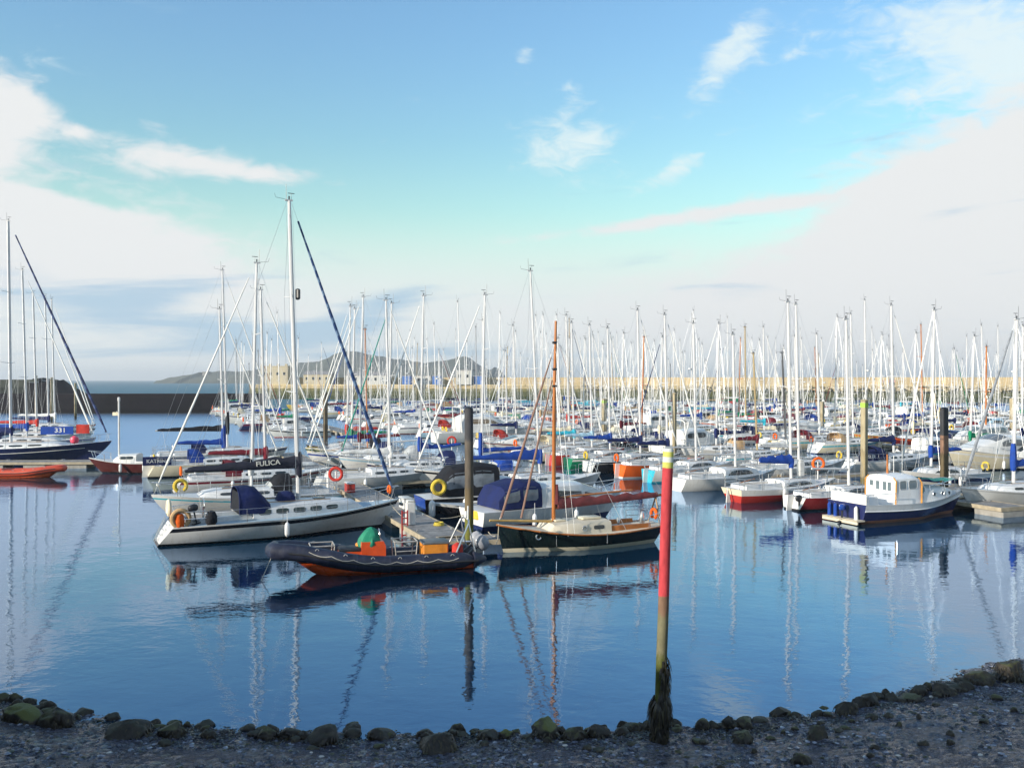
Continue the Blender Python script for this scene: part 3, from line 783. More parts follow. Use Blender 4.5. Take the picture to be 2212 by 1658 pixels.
BIG = [
 (52, 1557, 108, 46, 2, 'broad boulder with yellow-green moss at the far left water edge', 90),
 (128, 1566, 90, 52, 1, 'dark boulder with an olive flank, right beside the leftmost mossy boulder'),
 (275, 1588, 112, 48, 0, 'wide flat-topped dark brown weedy boulder left of the pointed one', ),
 (372, 1590, 66, 46, 1, 'pointed dark weedy boulder between the flat-topped one and a low stone'),
 (448, 1592, 46, 22, 0, 'low dark square stone right of the pointed weedy boulder'),
 (575, 1592, 62, 32, 1, 'pale-topped olive boulder touching a dark one at the water edge'),
 (626, 1594, 56, 32, 0, 'dark boulder touching the pale-topped olive one'),
 (700, 1602, 84, 46, 0, 'round dark dome-shaped weedy boulder by the water edge'),
 (762, 1592, 42, 28, 0, 'small peaked dark stone right of the dome-shaped boulder'),
 (822, 1594, 66, 34, 0, 'broad dark boulder hung with weed right of the small peaked stone'),
 (945, 1620, 100, 56, 0, 'large heap-shaped boulder buried under dark hanging seaweed', 190),
 (990, 1584, 40, 34, 1, 'moss-tipped boulder behind the large seaweed-buried one'),
 (1052, 1596, 56, 30, 0, 'smooth dark boulder left of the bright green stone'),
 (1092, 1594, 36, 26, 2, 'small bright green algae-covered stone between two darker boulders'),
 (1180, 1590, 68, 50, 2, 'tall boulder with a bright green mossy cap standing at the water edge'),
 (1240, 1598, 66, 44, 1, 'olive ribbed boulder right of the tall green-capped one'),
 (1292, 1592, 56, 42, 0, 'dark boulder behind the olive ribbed one'),
 (1345, 1588, 44, 26, 0, 'low dark boulder in silvery wet mud left of the red post'),
 (1400, 1580, 36, 34, 1, 'pale olive boulder half hidden behind the red post'),
 (1455, 1572, 46, 26, 0, 'grey-brown boulder just right of the red post'),
 (1518, 1574, 40, 34, 1, 'steep olive boulder at the water edge right of the red post'),
 (1572, 1570, 36, 32, 0, 'dark peaked boulder at the water edge, second steep one right of the post'),
 (1610, 1570, 46, 36, 1, 'tall olive weedy boulder beside the dark peaked one'),
 (1830, 1540, 56, 42, 0, 'round dark brown boulder left of the largest dome on the right shore'),
 (1880, 1524, 54, 42, 0, 'dark dome-shaped boulder, the tallest on the right shore'),
 (1765, 1600, 54, 44, 1, 'pale olive lone boulder standing in wet mud on the right', 70),
 (1605, 1608, 52, 36, 1, 'olive weed-covered boulder lying in mud below the waterline rocks', 70),
 (1730, 1650, 46, 32, 1, 'rounded olive boulder near the bottom edge of the shore', 40),
 (2120, 1478, 70, 44, 1, 'large olive boulder at the foot of the right point'),
 (2185, 1470, 84, 60, 1, 'biggest weed-draped boulder on the far right point', 120),
 (2040, 1500, 60, 30, 0, 'dark flat boulder where the right shore bends to the point'),
 (1965, 1515, 56, 26, 1, 'low olive boulder midway along the right shore'),
]
for k, t in enumerate(BIG): boulder(t[0], t[1], t[2] * .9, t[3] * .9, t[4], t[5], weed=t[6] if len(t) > 6 else int(t[2] * .9), seed=k)
r = random.Random(5)
for k in range(64):
    u = r.uniform(-30, 2230); x = (u - 1106) / 1915.6 * 18.5; y = shore_y(x) + r.gauss(.02, .16)
    boulder(u, 819.6 + 7 * 1915.6 / y, r.uniform(22, 46), r.uniform(13, 27), r.choice((0, 0, 0, 0, 1)), 'small dark weed-covered stone lying among the larger shore boulders', 'small weedy stones on the shore', weed=26, seed=500 + k)
for k in range(60):
    u = r.uniform(-30, 2230); x = (u - 1106) / 1915.6 * 18.5; y = shore_y(x) - abs(r.gauss(.1, .55)) + .12
    v = 819.6 + 7 * 1915.6 / y
    boulder(u, v, r.uniform(12, 34), r.uniform(9, 19), r.choice((0, 0, 0, 1, 1)), 'small dark weed-covered stone lying among the larger shore boulders', 'small weedy stones on the shore', weed=10, seed=100 + k)
for k in range(26):
    u = r.uniform(1480, 2230); x = (u - 1106) / 1915.6 * 18; y = shore_y(x) - r.uniform(.6, 3.2)
    boulder(u, 819.6 + 7 * 1915.6 / y, r.uniform(12, 30), r.uniform(9, 18), r.choice((0, 1)), 'small dark weed-covered stone lying among the larger shore boulders', 'small weedy stones on the shore', weed=6, seed=300 + k)

# a belt of dark wrack left by the tide
r = random.Random(77); mb = MB()
for _ in range(9000):
    x = r.uniform(-13, 15); y = shore_y(x) - .25 + r.gauss(0, .33)
    if noise.noise((x * 1.3, y * 1.6, 12)) < r.uniform(-.3, .35): continue
    a = r.uniform(0, 6.28); z = beach_z(x, y) + rough_z(x, y) + .008 + .012 * r.random(); L_ = r.uniform(.05, .13); w_ = r.uniform(.008, .02); c, d = cos(a), sin(a); k = r.uniform(-.6, .6); h_ = r.uniform(.0, .015)
    P_ = [(x, y, z), (x + c * L_ * .5, y + d * L_ * .5, z + h_), (x + (c - d * k) * L_, y + (d + c * k) * L_, z - .01)]
    mb.add([v for p in P_ for v in ((p[0] - d * w_, p[1] + c * w_, p[2]), (p[0] + d * w_, p[1] - c * w_, p[2] + .008))], [(0, 1, 3, 2), (2, 3, 5, 4)], int(r.random() < .25))
tag(mb.build('seaweed', [WEED, WEED2]), 'dark belt of tangled seaweed along the waterline', 'seaweed', kind='stuff')

# ------------------------------------------------------------------ the red post on the shore
def pile_mat(name, stops, var=.25, sc=6, rough=.8):
    """paint and growth at fixed heights (object z in metres)"""
    m, nt, b = new_mat(name); L = nt.links
    tc = N(nt, 'ShaderNodeTexCoord'); sp = N(nt, 'ShaderNodeSeparateXYZ'); L.new(tc.outputs['Object'], sp.inputs[0])
    n1 = N(nt, 'ShaderNodeTexNoise'); n1.inputs['Scale'].default_value = sc; n1.inputs['Detail'].default_value = 7; n1.inputs['Roughness'].default_value = .65
    mp = N(nt, 'ShaderNodeMapping'); mp.inputs['Scale'].default_value = (1, 1, .35); L.new(tc.outputs['Object'], mp.inputs[0]); L.new(mp.outputs[0], n1.inputs[0])
    col = stops[0][1]
    for z, c, soft in stops[1:]:
        a = N(nt, 'ShaderNodeMath'); a.operation = 'MULTIPLY_ADD'; L.new(n1.outputs['Fac'], a.inputs[0]); a.inputs[1].default_value = soft * 2; L.new(sp.outputs[2], a.inputs[2])
        r_ = N(nt, 'ShaderNodeMapRange'); r_.interpolation_type = 'SMOOTHSTEP'; L.new(a.outputs[0], r_.inputs[0]); r_.inputs[1].default_value = z + soft - soft * .25 - .004; r_.inputs[2].default_value = z + soft + soft * .25 + .004
        col = mixc(nt, r_.outputs[0], col, c)
    rr = ramp(nt, [(.3, 1 - var), (.7, 1 + var)]); L.new(n1.outputs['Fac'], rr.inputs[0])
    L.new(mixc(nt, 1, col, rr.outputs[0], 'MULTIPLY'), b.inputs['Base Color']); b.inputs['Roughness'].default_value = rough; b.inputs['Specular IOR Level'].default_value = .15
    bp = N(nt, 'ShaderNodeBump'); bp.inputs['Distance'].default_value = .012; L.new(n1.outputs['Fac'], bp.inputs['Height']); L.new(bp.outputs[0], b.inputs['Normal'])
    return m
bx, by = ground(1424, 1600, .1)
post = empty('beacon_post', (bx, by, 0)); post.rotation_euler = (0, R(1.75), 0)
tag(post, 'leaning red beacon post with yellow and white bands, seaweed round its foot', 'beacon post')
PM = pile_mat('beacon paint', [(0, (.10, .075, .04)), (.9, (.075, .085, .022), .2), (1.75, (.15, .14, .085), .5), (2.55, (.17, .105, .07), .25), (2.88, (.44, .052, .062), .05), (5.32, (.50, .50, .12), .004), (5.43, (.56, .58, .54), .004), (5.53, (.50, .50, .12), .004), (5.63, (.58, .59, .57), .004)], .30)
mb = MB(); zz = [-.4, .3, 1, 1.8, 2.6, 3.4, 4.2, 5, 5.66, 5.69]
mb.tube([(0.012 * noise.noise((z, 3, 1)), 0.012 * noise.noise((z, 9, 1)), z) for z in zz], [.112, .11, .106, .104, .103, .102, .102, .102, .102, .09], 20)
mb.build('post_shaft', PM, post)
mb = MB(); r = random.Random(2)
for _ in range(1500):
    z = .05 + 1.65 * r.random() ** .8; a = r.uniform(0, 2 * pi)
    if z > .95 and (cos(a - 2.9) > -.1 or r.random() < (z - .95) * .9): continue
    big = 1 + .55 * math.exp(-((z - .85) / .2) ** 2)
    rad = .106 + r.random() * .03 * big
    fronds(mb, (rad * cos(a), rad * sin(a), z), (cos(a) * .25, sin(a) * .25, -.5), r, r.uniform(.14, .26) * big, r.uniform(.025, .05), int(r.random() < .25))
tag(mb.build('seaweed', [WEED, WEED2], post), kind='stuff')

# ------------------------------------------------------------------ quay underfoot, plus an unseen block added on the left to shade the shore
STONE = paint('quay masonry', (.20, .185, .165), .85, .25, 1.5, bump=.02, bscale=5, dirt=.5)
mb = MB(); mb.box((-40, 8.0, 2.55), (53, 22.0, 7.9)); mb.box((10, .0, 2.2), (46.9, 3.2, 6.2)); mb.box((-13.7, 8.0, 6.62), (.45, 22.0, .24))
hs_ = empty('harbour_store', (-18, -2.8, 6.5)); tag(hs_, 'unseen building added on the quay to shade the right shore', 'building')  # out of view, added so that its shadow covers the right of the shore
_m = MB(); _m.box((0, 0, 1.7), (6, 6.0, 3.4)); _m.build('wall', paint('store render', (.5, .47, .42), .85, .15, 1, dirt=.4), hs_)
_m = MB(); _m.loft([[(-3.2, -3.2, 3.4), (-3.2, 0, 4.5), (-3.2, 3.2, 3.4)], [(3.2, -3.2, 3.4), (3.2, 0, 4.5), (3.2, 3.2, 3.4)]], smooth=False); _m.build('roof', paint('slate roof', (.08, .085, .1), .6, .2, 2), hs_)
for _x in (-1.8, .2):
    _m = MB(); _m.box((_x, 3.02, 1.9), (1.2, .06, 1.1)); _m.build('window', GLASS, hs_)
_m = MB(); _m.box((2.0, 3.02, 1.1), (1.1, .06, 2.1)); _m.build('door', cloth('dark green'), hs_)
q = mb.build('quay_wall', STONE); tag(q, 'stone quay underfoot, with an unseen block added left to shade the shore', 'quay wall')

# ------------------------------------------------------------------ breakwater, pier, island
def rough_wall(name, pts, zb, zt, thick, mat, bat=.6, amp=.25, nz=8, seg=2.0, crown=0.0):
    """long wall: front face follows pts (x, y) with rough stones; thick towards +normal"""
    mb = MB(); P = [Vector((a, b, 0)) for a, b in pts]; line = []
    for a, b in zip(P, P[1:]):
        k = max(1, int((b - a).length / seg)); line += [a.lerp(b, i / k) for i in range(k)]
    line.append(P[-1]); rings = []
    for i, p in enumerate(line):
        a = line[max(0, i - 1)]; b = line[min(len(line) - 1, i + 1)]; t = (b - a).normalized(); nrm = Vector((-t.y, t.x, 0))
        ring = []
        for j in range(nz + 1):
            f = j / nz; z = lerp(zb, zt, f); off = bat * f + amp * noise.noise((p.x * .45, z * .9, p.y * .45)) * (1 - .6 * (j == nz)) + amp * .6 * noise.noise((p.x * 1.4, z * 2, 3))
            q_ = p + nrm * off; ring.append((q_.x, q_.y, z + crown * noise.noise((p.x * .3, p.y * .3, 8)) * (j == nz)))
        q_ = p + nrm * thick; ring += [(q_.x, q_.y, zt), (q_.x, q_.y, zb)]
        rings.append(ring)
    mb.loft(rings)
    return mb.build(name, mat, ang=60)
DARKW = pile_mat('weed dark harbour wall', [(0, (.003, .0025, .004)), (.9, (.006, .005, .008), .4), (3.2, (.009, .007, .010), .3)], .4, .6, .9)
PIERW = pile_mat('pier wall stone', [(0, (.035, .045, .022)), (1.4, (.075, .08, .035), .8), (3.0, (.14, .13, .06), .7), (3.9, (.36, .29, .17), .3), (5.0, (.52, .42, .24), .15)], .35, .9, .9)
SAND = paint('sandy pier wall', (.43, .34, .20), .85, .3, .12, bump=.05, bscale=1.2, dirt=.6, dirtc=(.3, .25, .18))
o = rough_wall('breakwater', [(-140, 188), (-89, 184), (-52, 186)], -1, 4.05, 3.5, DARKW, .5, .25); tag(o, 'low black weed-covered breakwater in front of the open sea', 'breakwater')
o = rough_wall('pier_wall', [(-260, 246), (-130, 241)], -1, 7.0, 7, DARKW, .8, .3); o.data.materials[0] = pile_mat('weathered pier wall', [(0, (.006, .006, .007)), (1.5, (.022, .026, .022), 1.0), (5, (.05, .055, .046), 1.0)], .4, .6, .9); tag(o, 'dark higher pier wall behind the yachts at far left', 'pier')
mb = MB(); rings = []
for i in range(15):
    t = i / 14; x = -132 + t * 20; h_ = 7.0 * (1 - sstep(.15, 1, t)) + .4 + .3 * noise.noise((i * .7, 0, 0)); hw = 9 * (1 - .5 * t)
    rings.append([(x, 247 + hw * cos(a), -.8 + (h_ + .8) * max(0, sin(a)) * (1 + .12 * noise.noise((x * .5, a * 3, 1)))) for a in [pi + (pi * k / 10) * -1 for k in range(11)]])
mb.loft(rings); o = mb.build('rock_mound', DARKW, ang=70); tag(o, 'dark sloping rock mound at the end of the left pier', 'rock mound')
o = rough_wall('pier', [(-96, 322), (-60, 310), (0, 298), (60, 288), (160, 270), (330, 245)], -1, 5.3, 14, PIERW, 1.2, .7, 12, 1.4); tag(o, 'long sunlit stone pier with a weed-dark foot across the harbour', 'pier')
tag(rough_wall('parapet_wall', [(-92, 328), (0, 305), (60, 295), (160, 277), (330, 252)], 5.0, 7.75, 1.2, SAND, .1, .03, 4, 3), 'sandy parapet wall running along the top of the long pier', 'parapet wall')
# rip-rap along the right part of the pier
r = random.Random(9); mb = MB(); RIP = paint('tan rip-rap', (.44, .36, .23), .9, .3, 1)
for k in range(420):
    t = r.random() ** .8; x = lerp(20, 175, t); y0 = lerp(294.5, 267.5, (x - 20) / 155) - .6; z = r.uniform(3.3, 5.1); s = r.uniform(.35, .8)
    mb.lathe((x, y0 + (z - 3) * .25, z - s * .4), [(s * .2, 0), (s * r.uniform(.7, 1), s * .25), (s * r.uniform(.6, .9), s * .7), (s * .2, s * .9)], 5)
tag(mb.build('rubble', RIP, ang=10), 'tan stone rubble heaped along the top of the pier face', 'rubble', kind='stuff')
def island_mat():
    m, nt, b = new_mat('island heath'); L = nt.links
    tc = N(nt, 'ShaderNodeTexCoord'); n1 = N(nt, 'ShaderNodeTexNoise'); n1.inputs['Scale'].default_value = .012; n1.inputs['Detail'].default_value = 9; n1.inputs['Roughness'].default_value = .65
    L.new(tc.outputs['Object'], n1.inputs[0]); gm = N(nt, 'ShaderNodeNewGeometry'); sp = N(nt, 'ShaderNodeSeparateXYZ'); L.new(gm.outputs['Normal'], sp.inputs[0])
    r_ = ramp(nt, [(.35, (.03, .036, .024)), (.5, (.055, .062, .036)), (.65, (.10, .092, .06))]); L.new(n1.outputs['Fac'], r_.inputs[0])
    st = ramp(nt, [(.55, 1.0), (.8, 0.0)]); L.new(sp.outputs[2], st.inputs[0])
    L.new(mixc(nt, st.outputs[0], r_.outputs[0], (.12, .105, .09)), b.inputs['Base Color']); b.inputs['Roughness'].default_value = .95
    return m
D = 1750.0
prof = [(372, 818), (392, 812), (430, 806), (447, 801), (452, 806), (500, 803), (560, 797), (600, 795), (650, 786), (690, 778), (720, 768), (745, 760), (762, 760), (790, 766), (830, 772), (880, 778), (925, 786), (945, 780), (985, 772), (1012, 770), (1030, 780), (1044, 795), (1056, 800), (1066, 792), (1078, 798), (1090, 812), (1100, 818)]
def hz_at(u):
    for (a, b), (c, d) in zip(prof, prof[1:]):
        if a <= u <= c: return (819.6 - lerp(b, d, (u - a) / (c - a))) * D / 1915.6 + 7
    return 0
mb = MB(); nu, nv = 220, 26; vs = []
for i in range(nu + 1):
    u = lerp(372, 1100, i / nu); x = (u - 1106) / 1915.6 * D; h_ = hz_at(u)
    for j in range(nv + 1):
        s = j / nv * 2 - 1; sh = (1 - abs(s) ** 2.2); cl = sstep(-1, -.62, s) * .45 + .55 * sstep(-.8, 0, s) if s < 0 else sh
        z = h_ * cl + 5 * noise.noise((x * .02, s * 4, 0)) * cl * min(1, h_ / 20) + 2.4 * noise.noise((x * .08, s * 9, 2)) * cl
        vs.append((x + 12 * noise.noise((x * .02, s * 3, 5)), D + s * 260 * min(1, .25 + h_ / 50), z - 2 * (1 - cl)))
mb.add(vs, [(i * (nv + 1) + j, (i + 1) * (nv + 1) + j, (i + 1) * (nv + 1) + j + 1, i * (nv + 1) + j + 1) for i in range(nu) for j in range(nv)])
tag(mb.build('island_hill', island_mat(), ang=180), kind='structure')
# tower on the island's low point and the skerry in the sea
mb = MB(); X = (447 - 1106) / 1915.6 * 1700; mb.lathe((X, 1700, 14), [(9, -3), (8, 6), (8.4, 6.2), (8.4, 8), (7.6, 8), (7.6, 7)], 14)
tag(mb.build('round_tower', paint('tower stone', (.16, .15, .13), .9)), 'small squat round stone tower on the low end of the island', 'tower')
mb = MB(); r = random.Random(4)
for k in range(46):
    u = lerp(452, 512, k / 45); d = 352 + r.uniform(-8, 8); s = r.uniform(.8, 2.0) * (.5 + .5 * sin(pi * k / 45)); x = (u - 1106) / 1915.6 * d
    mb.lathe((x, d, -.4), [(s, 0), (s * r.uniform(.7, 1), s * .6), (s * r.uniform(.3, .6), s * 1.1), (.1, s * 1.25)], 6)
tag(mb.build('rock_armour', paint('armour rock', (.10, .09, .075), .9, .3, .5), ang=20), 'dark armour rocks spilling into the sea beyond the breakwater', 'rock armour', kind='stuff')

# buildings and things on the pier
WALLC = paint('cream render', (.40, .35, .25), .85, .12, .5, dirt=.3); BLUEC = paint('blue container', (.04, .14, .42), .5, .15, 1); GREYR = paint('grey roof', (.22, .22, .23), .8, .1, 1)
def shed(u, v0, v1, wd, d, mat, label, cat, name, roof=None, win=True, dep=5.0, merlon=False):
    z0 = 5.3; zt = CAM_H + (819.6 - v0) * d / 1915.6; x = (u - 1106) / 1915.6 * d; W = wd * d / 1915.6
    o = empty(name, (x, d, z0), R(-11)); tag(o, label, cat)
    mb = MB(); mb.box((0, 0, (zt - z0) / 2), (W, dep, zt - z0)); mb.build('wall', mat, o)
    rb = MB()
    if roof == 'gable': rb.loft([[(-W / 2 - .2, -dep / 2 - .2, zt - z0), (-W / 2 - .2, 0, zt - z0 + 1.3), (-W / 2 - .2, dep / 2 + .2, zt - z0)], [(W / 2 + .2, -dep / 2 - .2, zt - z0), (W / 2 + .2, 0, zt - z0 + 1.3), (W / 2 + .2, dep / 2 + .2, zt - z0)]], smooth=False)
    else: rb.box((0, 0, zt - z0 + .12), (W + .3, dep + .3, .24))
    if merlon:
        for k in range(4): rb.box((lerp(-W / 2 + .6, W / 2 - .6, k / 3), -dep / 2 + .2, zt - z0 + .6), (.9, .4, .72))
    rb.build('roof', GREYR if not merlon else mat, o)
    if win:
        n_ = max(1, int(W / 2.4))
        for k in range(n_):
            wm = MB(); wm.box((lerp(-W / 2, W / 2, (k + .5) / n_), -dep / 2 - .02, (zt - z0) * .6), (.8, .06, min(1.0, (zt - z0) * .35))); wm.build('window', GLASS, o)
    else:
        dm = MB()
        for k in range(9): dm.box((lerp(-W / 2, W / 2, (k + .5) / 9), -dep / 2 - .03, (zt - z0) / 2), (.07, .06, (zt - z0) * .9))
        dm.build('door', mat, o)
    return o
shed(604, 792, 0, 62, 326, WALLC, 'square cream tower building with battlements at the pier end', 'tower', 'square_building', merlon=True, dep=9)
shed(690, 809, 0, 60, 318, WALLC, 'low long cream shed on the pier right of the square tower', 'shed', 'pier_shed', 'gable')
shed(795, 811, 0, 90, 312, paint('white render', (.46, .45, .42), .8), 'long white shed on the pier behind the masts', 'shed', 'pier_shed', 'gable')
shed(918, 812, 0, 34, 309, paint('white render'  , (.7, .68, .62)), 'white cabin left of the blue containers on the pier', 'shed', 'pier_shed')
shed(1005, 800, 0, 34, 304, paint('white render', (.46, .45, .42)), 'tall white kiosk above a blue container on the pier', 'kiosk', 'pier_kiosk')
for u, l in ((945, 'blue container beside the white cabin on the pier'), (880, 'blue container farther left on the pier, behind rigging'), (1035, 'blue container right of the tall white kiosk')):
    shed(u, 812, 0, 18, 303, BLUEC, l, 'container', 'shipping_container', None, False, 2.4)
for k, u in enumerate((655, 760, 868, 990, 1120, 1150, 1390, 1640, 1880, 2120)):
    d = 300 - (u - 900) * .014; x = (u - 1106) / 1915.6 * d; mb = MB(); mb.tube([(0, 0, 0), (0, 0, 6.6), (.3, -.1, 7)], .07, 5); mb.box((.55, -.1, 7), (.6, .2, .12))
    lp = mb.build('lamp_post', paint('galvanised', (.4, .41, .42), .5, .1, 2, metal=.5)); lp.location = (x, d, 5.3); tag(lp, 'slim grey lamp post standing on the long pier', 'lamp post', 'lamp posts along the pier')
# walkers on the pier: one body mesh each
def person(u, d, coat, legs, label, face=0.0, stride=.18):
    x = (u - 1106) / 1915.6 * d; root = empty('person', (x, d, 5.3), face); tag(root, label, 'person', 'people walking on the pier')
    sk = paint('skin', (.45, .28, .2), .6); mb = MB()
    for s, k in ((1, 1), (-1, -1)):
        mb.tube([(k * stride, s * .09, .05), (k * stride * .55, s * .09, .48), (0, s * .08, .9)], [.05, .07, .095], 8, 1)
        mb.box((k * stride + .06, s * .09, .035), (.26, .09, .07), 1)
        mb.tube([(0, s * .2, 1.42), (-k * .08, s * .25, 1.14), (-k * .02 + .06, s * .23, .9)], [.06, .05, .04], 7, 0)
        mb.lathe((-k * .02 + .08, s * .23, .8), [(.02, 0), (.04, .04), (.035, .1)], 6, 2)
    mb.lathe((0, 0, 0), [(.15, .86), (.17, 1.0), (.18, 1.2), (.21, 1.4), (.12, 1.49), (.06, 1.52)], 10, 0)
    mb.lathe((.01, 0, 1.5), [(.05, 0), (.07, .06), (.1, .13), (.1, .2), (.06, .26), (.01, .28)], 9, 2)
    mb.build('body', [paint('coat ' + coat, COLS[coat], .8), paint('legs ' + legs, COLS[legs], .8), sk], root)
    hb = MB(); hb.lathe((-.01, 0, 1.62), [(.11, 0), (.115, .08), (.08, .16), (.01, .18)], 9); hb.build('hair', paint('dark hair', (.03, .02, .015), .7), root)
person(1932, 268.5, 'orange', 'black', 'person in an orange coat walking on the pier, in front', .1)
person(1922, 268.5, 'red', 'navy blue', 'person in a red coat walking just behind the orange coat', .1)
person(1908, 268.8, 'maroon', 'black', 'person in a maroon coat on the pier, left of the pair', 3.1)

# ------------------------------------------------------------------ pontoons and piles
PDIR = Vector((-.38, .925, 0)).normalized(); HDIR = Vector((.925, .38, 0)).normalized(); HANG = math.degrees(math.atan2(.38, .925))
PLANK = None
def plank_mat():
    m, nt, b = new_mat('pontoon planks'); L = nt.links; tc = N(nt, 'ShaderNodeTexCoord')
    w_ = N(nt, 'ShaderNodeTexWave'); w_.bands_direction = 'X'; w_.inputs['Scale'].default_value = 2.2; w_.inputs['Distortion'].default_value = .3; L.new(tc.outputs['Object'], w_.inputs[0])
    r_ = ramp(nt, [(.0, .35), (.12, 1.0)]); L.new(w_.outputs['Fac'], r_.inputs[0])
    n1 = N(nt, 'ShaderNodeTexNoise'); n1.inputs['Scale'].default_value = 3; n1.inputs['Detail'].default_value = 6; L.new(tc.outputs['Object'], n1.inputs[0])
    c = ramp(nt, [(.35, (.17, .165, .165)), (.65, (.33, .32, .31))]); L.new(n1.outputs['Fac'], c.inputs[0])
    L.new(mixc(nt, 1, c.outputs[0], r_.outputs[0], 'MULTIPLY'), b.inputs['Base Color']); b.inputs['Roughness'].default_value = .75
    return m
PLANK = plank_mat(); FLOAT = paint('pontoon float', (.30, .29, .27), .8, .25, 2, dirt=.5); EDGE = paint('timber rubbing strake', (.34, .29, .21), .8, .25, 3)
def pontoon(label, p0, L, ang, width=1.9, fingers=(), flen=7.0):
    """floating walkway starting at p0, running along ang; fingers = list of (t, side)"""
    o = empty('floating_pontoon', (p0[0], p0[1], 0), R(ang)); tag(o, label, 'pontoon', 'floating pontoons of the marina')
    mb = MB(); mb.box((L / 2, 0, .47), (L, width - .16, .07)); mb.build('deck', PLANK, o)
    mb = MB()
    for s in (1, -1): mb.box((L / 2, s * (width / 2 - .04), .42), (L, .08, .2))
    mb.box((-.04, 0, .42), (.08, width, .2)); mb.build('edge_beam', EDGE, o)
    mb = MB()
    for i in range(int(L / 4.3)):
        for s in (1, -1): mb.tube([(2.1 + i * 4.3 - .14, s * (width / 2 - .18), .56), (2.1 + i * 4.3 + .14, s * (width / 2 - .18), .56)], .025, 5); mb.tube([(2.1 + i * 4.3, s * (width / 2 - .18), .5), (2.1 + i * 4.3, s * (width / 2 - .18), .56)], .03, 5)
    if mb.v: tag(mb.build('cleat', STEEL, o), kind='stuff')
    mb = MB(); k = int(L / 3.2)
    for i in range(k + 1): mb.rbox((min(L - .8, .8 + i * 3.2), 0, .1), (1.7, width * .86, .52), .05)
    mb.build('float', FLOAT, o)
    for (t, side) in fingers:
        mb = MB(); y = side * (width / 2 + flen / 2 + .03)
        mb.box((t, y, .47), (.8, flen, .07), 0); 
        for s in (1, -1): mb.box((t + s * .43, y, .42), (.06, flen, .18), 1)
        mb.box((t, side * (width / 2 + flen + .06), .42), (.92, .06, .18), 1)
        for f in (.3, .9): mb.rbox((t, side * (width / 2 + flen * f), .12), (.8, 1.1, .5), .05, 2)
        mb.build('finger', [PLANK, EDGE, FLOAT], o)
    return o
PA = math.degrees(math.atan2(PDIR.y, PDIR.x))
def at_p(p0, t, side=0.0): q = Vector((p0[0], p0[1], 0)) + PDIR * t + HDIR * side; return (q.x, q.y)
A0 = (-2.55, 36.3); A20 = (-19.8, 108); B0 = (25.6, 45.2); C0 = (51.4, 55.8); D0 = (77.3, 66.4); E0 = (103.2, 77); F0 = (129, 87.6)
pontoon('near grey pontoon beside the black inflatable, with a white service post', A0, 46, PA, 1.9, [(8.6, 1), (17.5, 1), (26.5, 1), (12.2, -1), (20.8, -1), (29.5, -1), (38, -1), (36, 1)])
t1 = pontoon('short cross pontoon at the foot of the tall pile by the dark green boat', (-2.9, 36.0), 2.5, 14, 1.3)
pontoon('far-left pontoon between the orange dinghy and the red-brown launch', (-64, 69.2), 33, 3, 2.0)
pontoon('pontoon ahead of the white cruiser far beyond the tall near pile', A20, 86, PA, 1.9, [(6 + 8.8 * k, 1) for k in range(9)])
pontoon('pontoon at the bows of the row with turquoise and orange transoms', B0, 180, PA, 2.0, [(3 + 8.6 * k, 1) for k in range(20)] + [(7 + 8.6 * k, -1) for k in range(20)])
for p0, lab, a, b in ((C0, 'second main pontoon right of the square lime-banded pile', 16, 168), (D0, 'third main pontoon across the middle of the mast forest', 38, 156), (E0, 'fourth main pontoon towards the long pier', 60, 145), (F0, 'last pontoon before the long pier at far right', 82, 134)):
    q = at_p(p0, a); pontoon(lab, q, b - a, PA, 2.0, [(3 + 8.6 * k, 1) for k in range(int((b - a) / 8.6))] + [(7 + 8.6 * k, -1) for k in range(int((b - a) / 8.6))])
PILE_R = pile_mat('dark round pile', [(0, (.03, .028, .018)), (.55, (.13, .135, .03), .35), (1.5, (.13, .10, .06), .5), (2.6, (.10, .085, .07), .6), (4.6, (.05, .05, .055), .35)], .35, 3)
PILE_T = pile_mat('tan timber pile', [(0, (.035, .032, .02)), (.5, (.13, .11, .05), .3), (1.0, (.28, .23, .14), .4), (2.6, (.35, .30, .20), .6)], .25, 3)
LIME = paint('lime band', (.30, .46, .06), .6, .1, 3)
def pile(u, vtop, vbase, wpx, label, kind='round', mat=None, band=False):
    x, y = ground(u, vbase); top = CAM_H - (vtop - 819.6) * y / 1915.6; rr = wpx / 2 * y / 1915.6
    o = empty('mooring_pile', (x, y, 0), R(35)); tag(o, label, 'mooring pile', 'mooring piles'); mb = MB()
    if kind == 'round': mb.tube([(0, 0, -1), (.01, 0, top * .5), (0, .015, top - .03), (0, .015, top)], [rr * 1.02, rr, rr, rr * .9], 16)
    else:
        s = rr * 1.32; mb.rbox((0, 0, top / 2 - .5), (s, s, top + 1), .03)
    mb.build('pile_shaft', mat or PILE_R, o)
    g = MB()
    if kind == 'round': g.ring((0, 0, .55), rr + .12, .045, 'z', n=18, k=6)
    else: g.box((rr * 1.5, 0, .5), (.5, .12, .12)); g.box((0, rr * 1.5, .5), (.12, .5, .12))
    g.build('pile_guide', STEEL, o)
    if band:
        b_ = MB(); s = rr * 1.32 if kind != 'round' else 0
        if s: b_.box((0, 0, top - .28), (s + .02, s + .02, .28))
        else: b_.tube([(0, 0, top - .5), (0, 0, top - .1)], rr + .012, 16)
        b_.build('lime_band', LIME, o)
    c = MB(); c.lathe((0, .015 if kind == 'round' else 0, top), [(rr * 1.0, 0), (rr * .8, .05), (.01, .09)], 14); c.build('pile_cap', DARKP if kind == 'round' else PILE_T, o)
    return o
pile(1013, 882, 1196, 19, 'tall dark round pile with green growth beside the dark green boat')
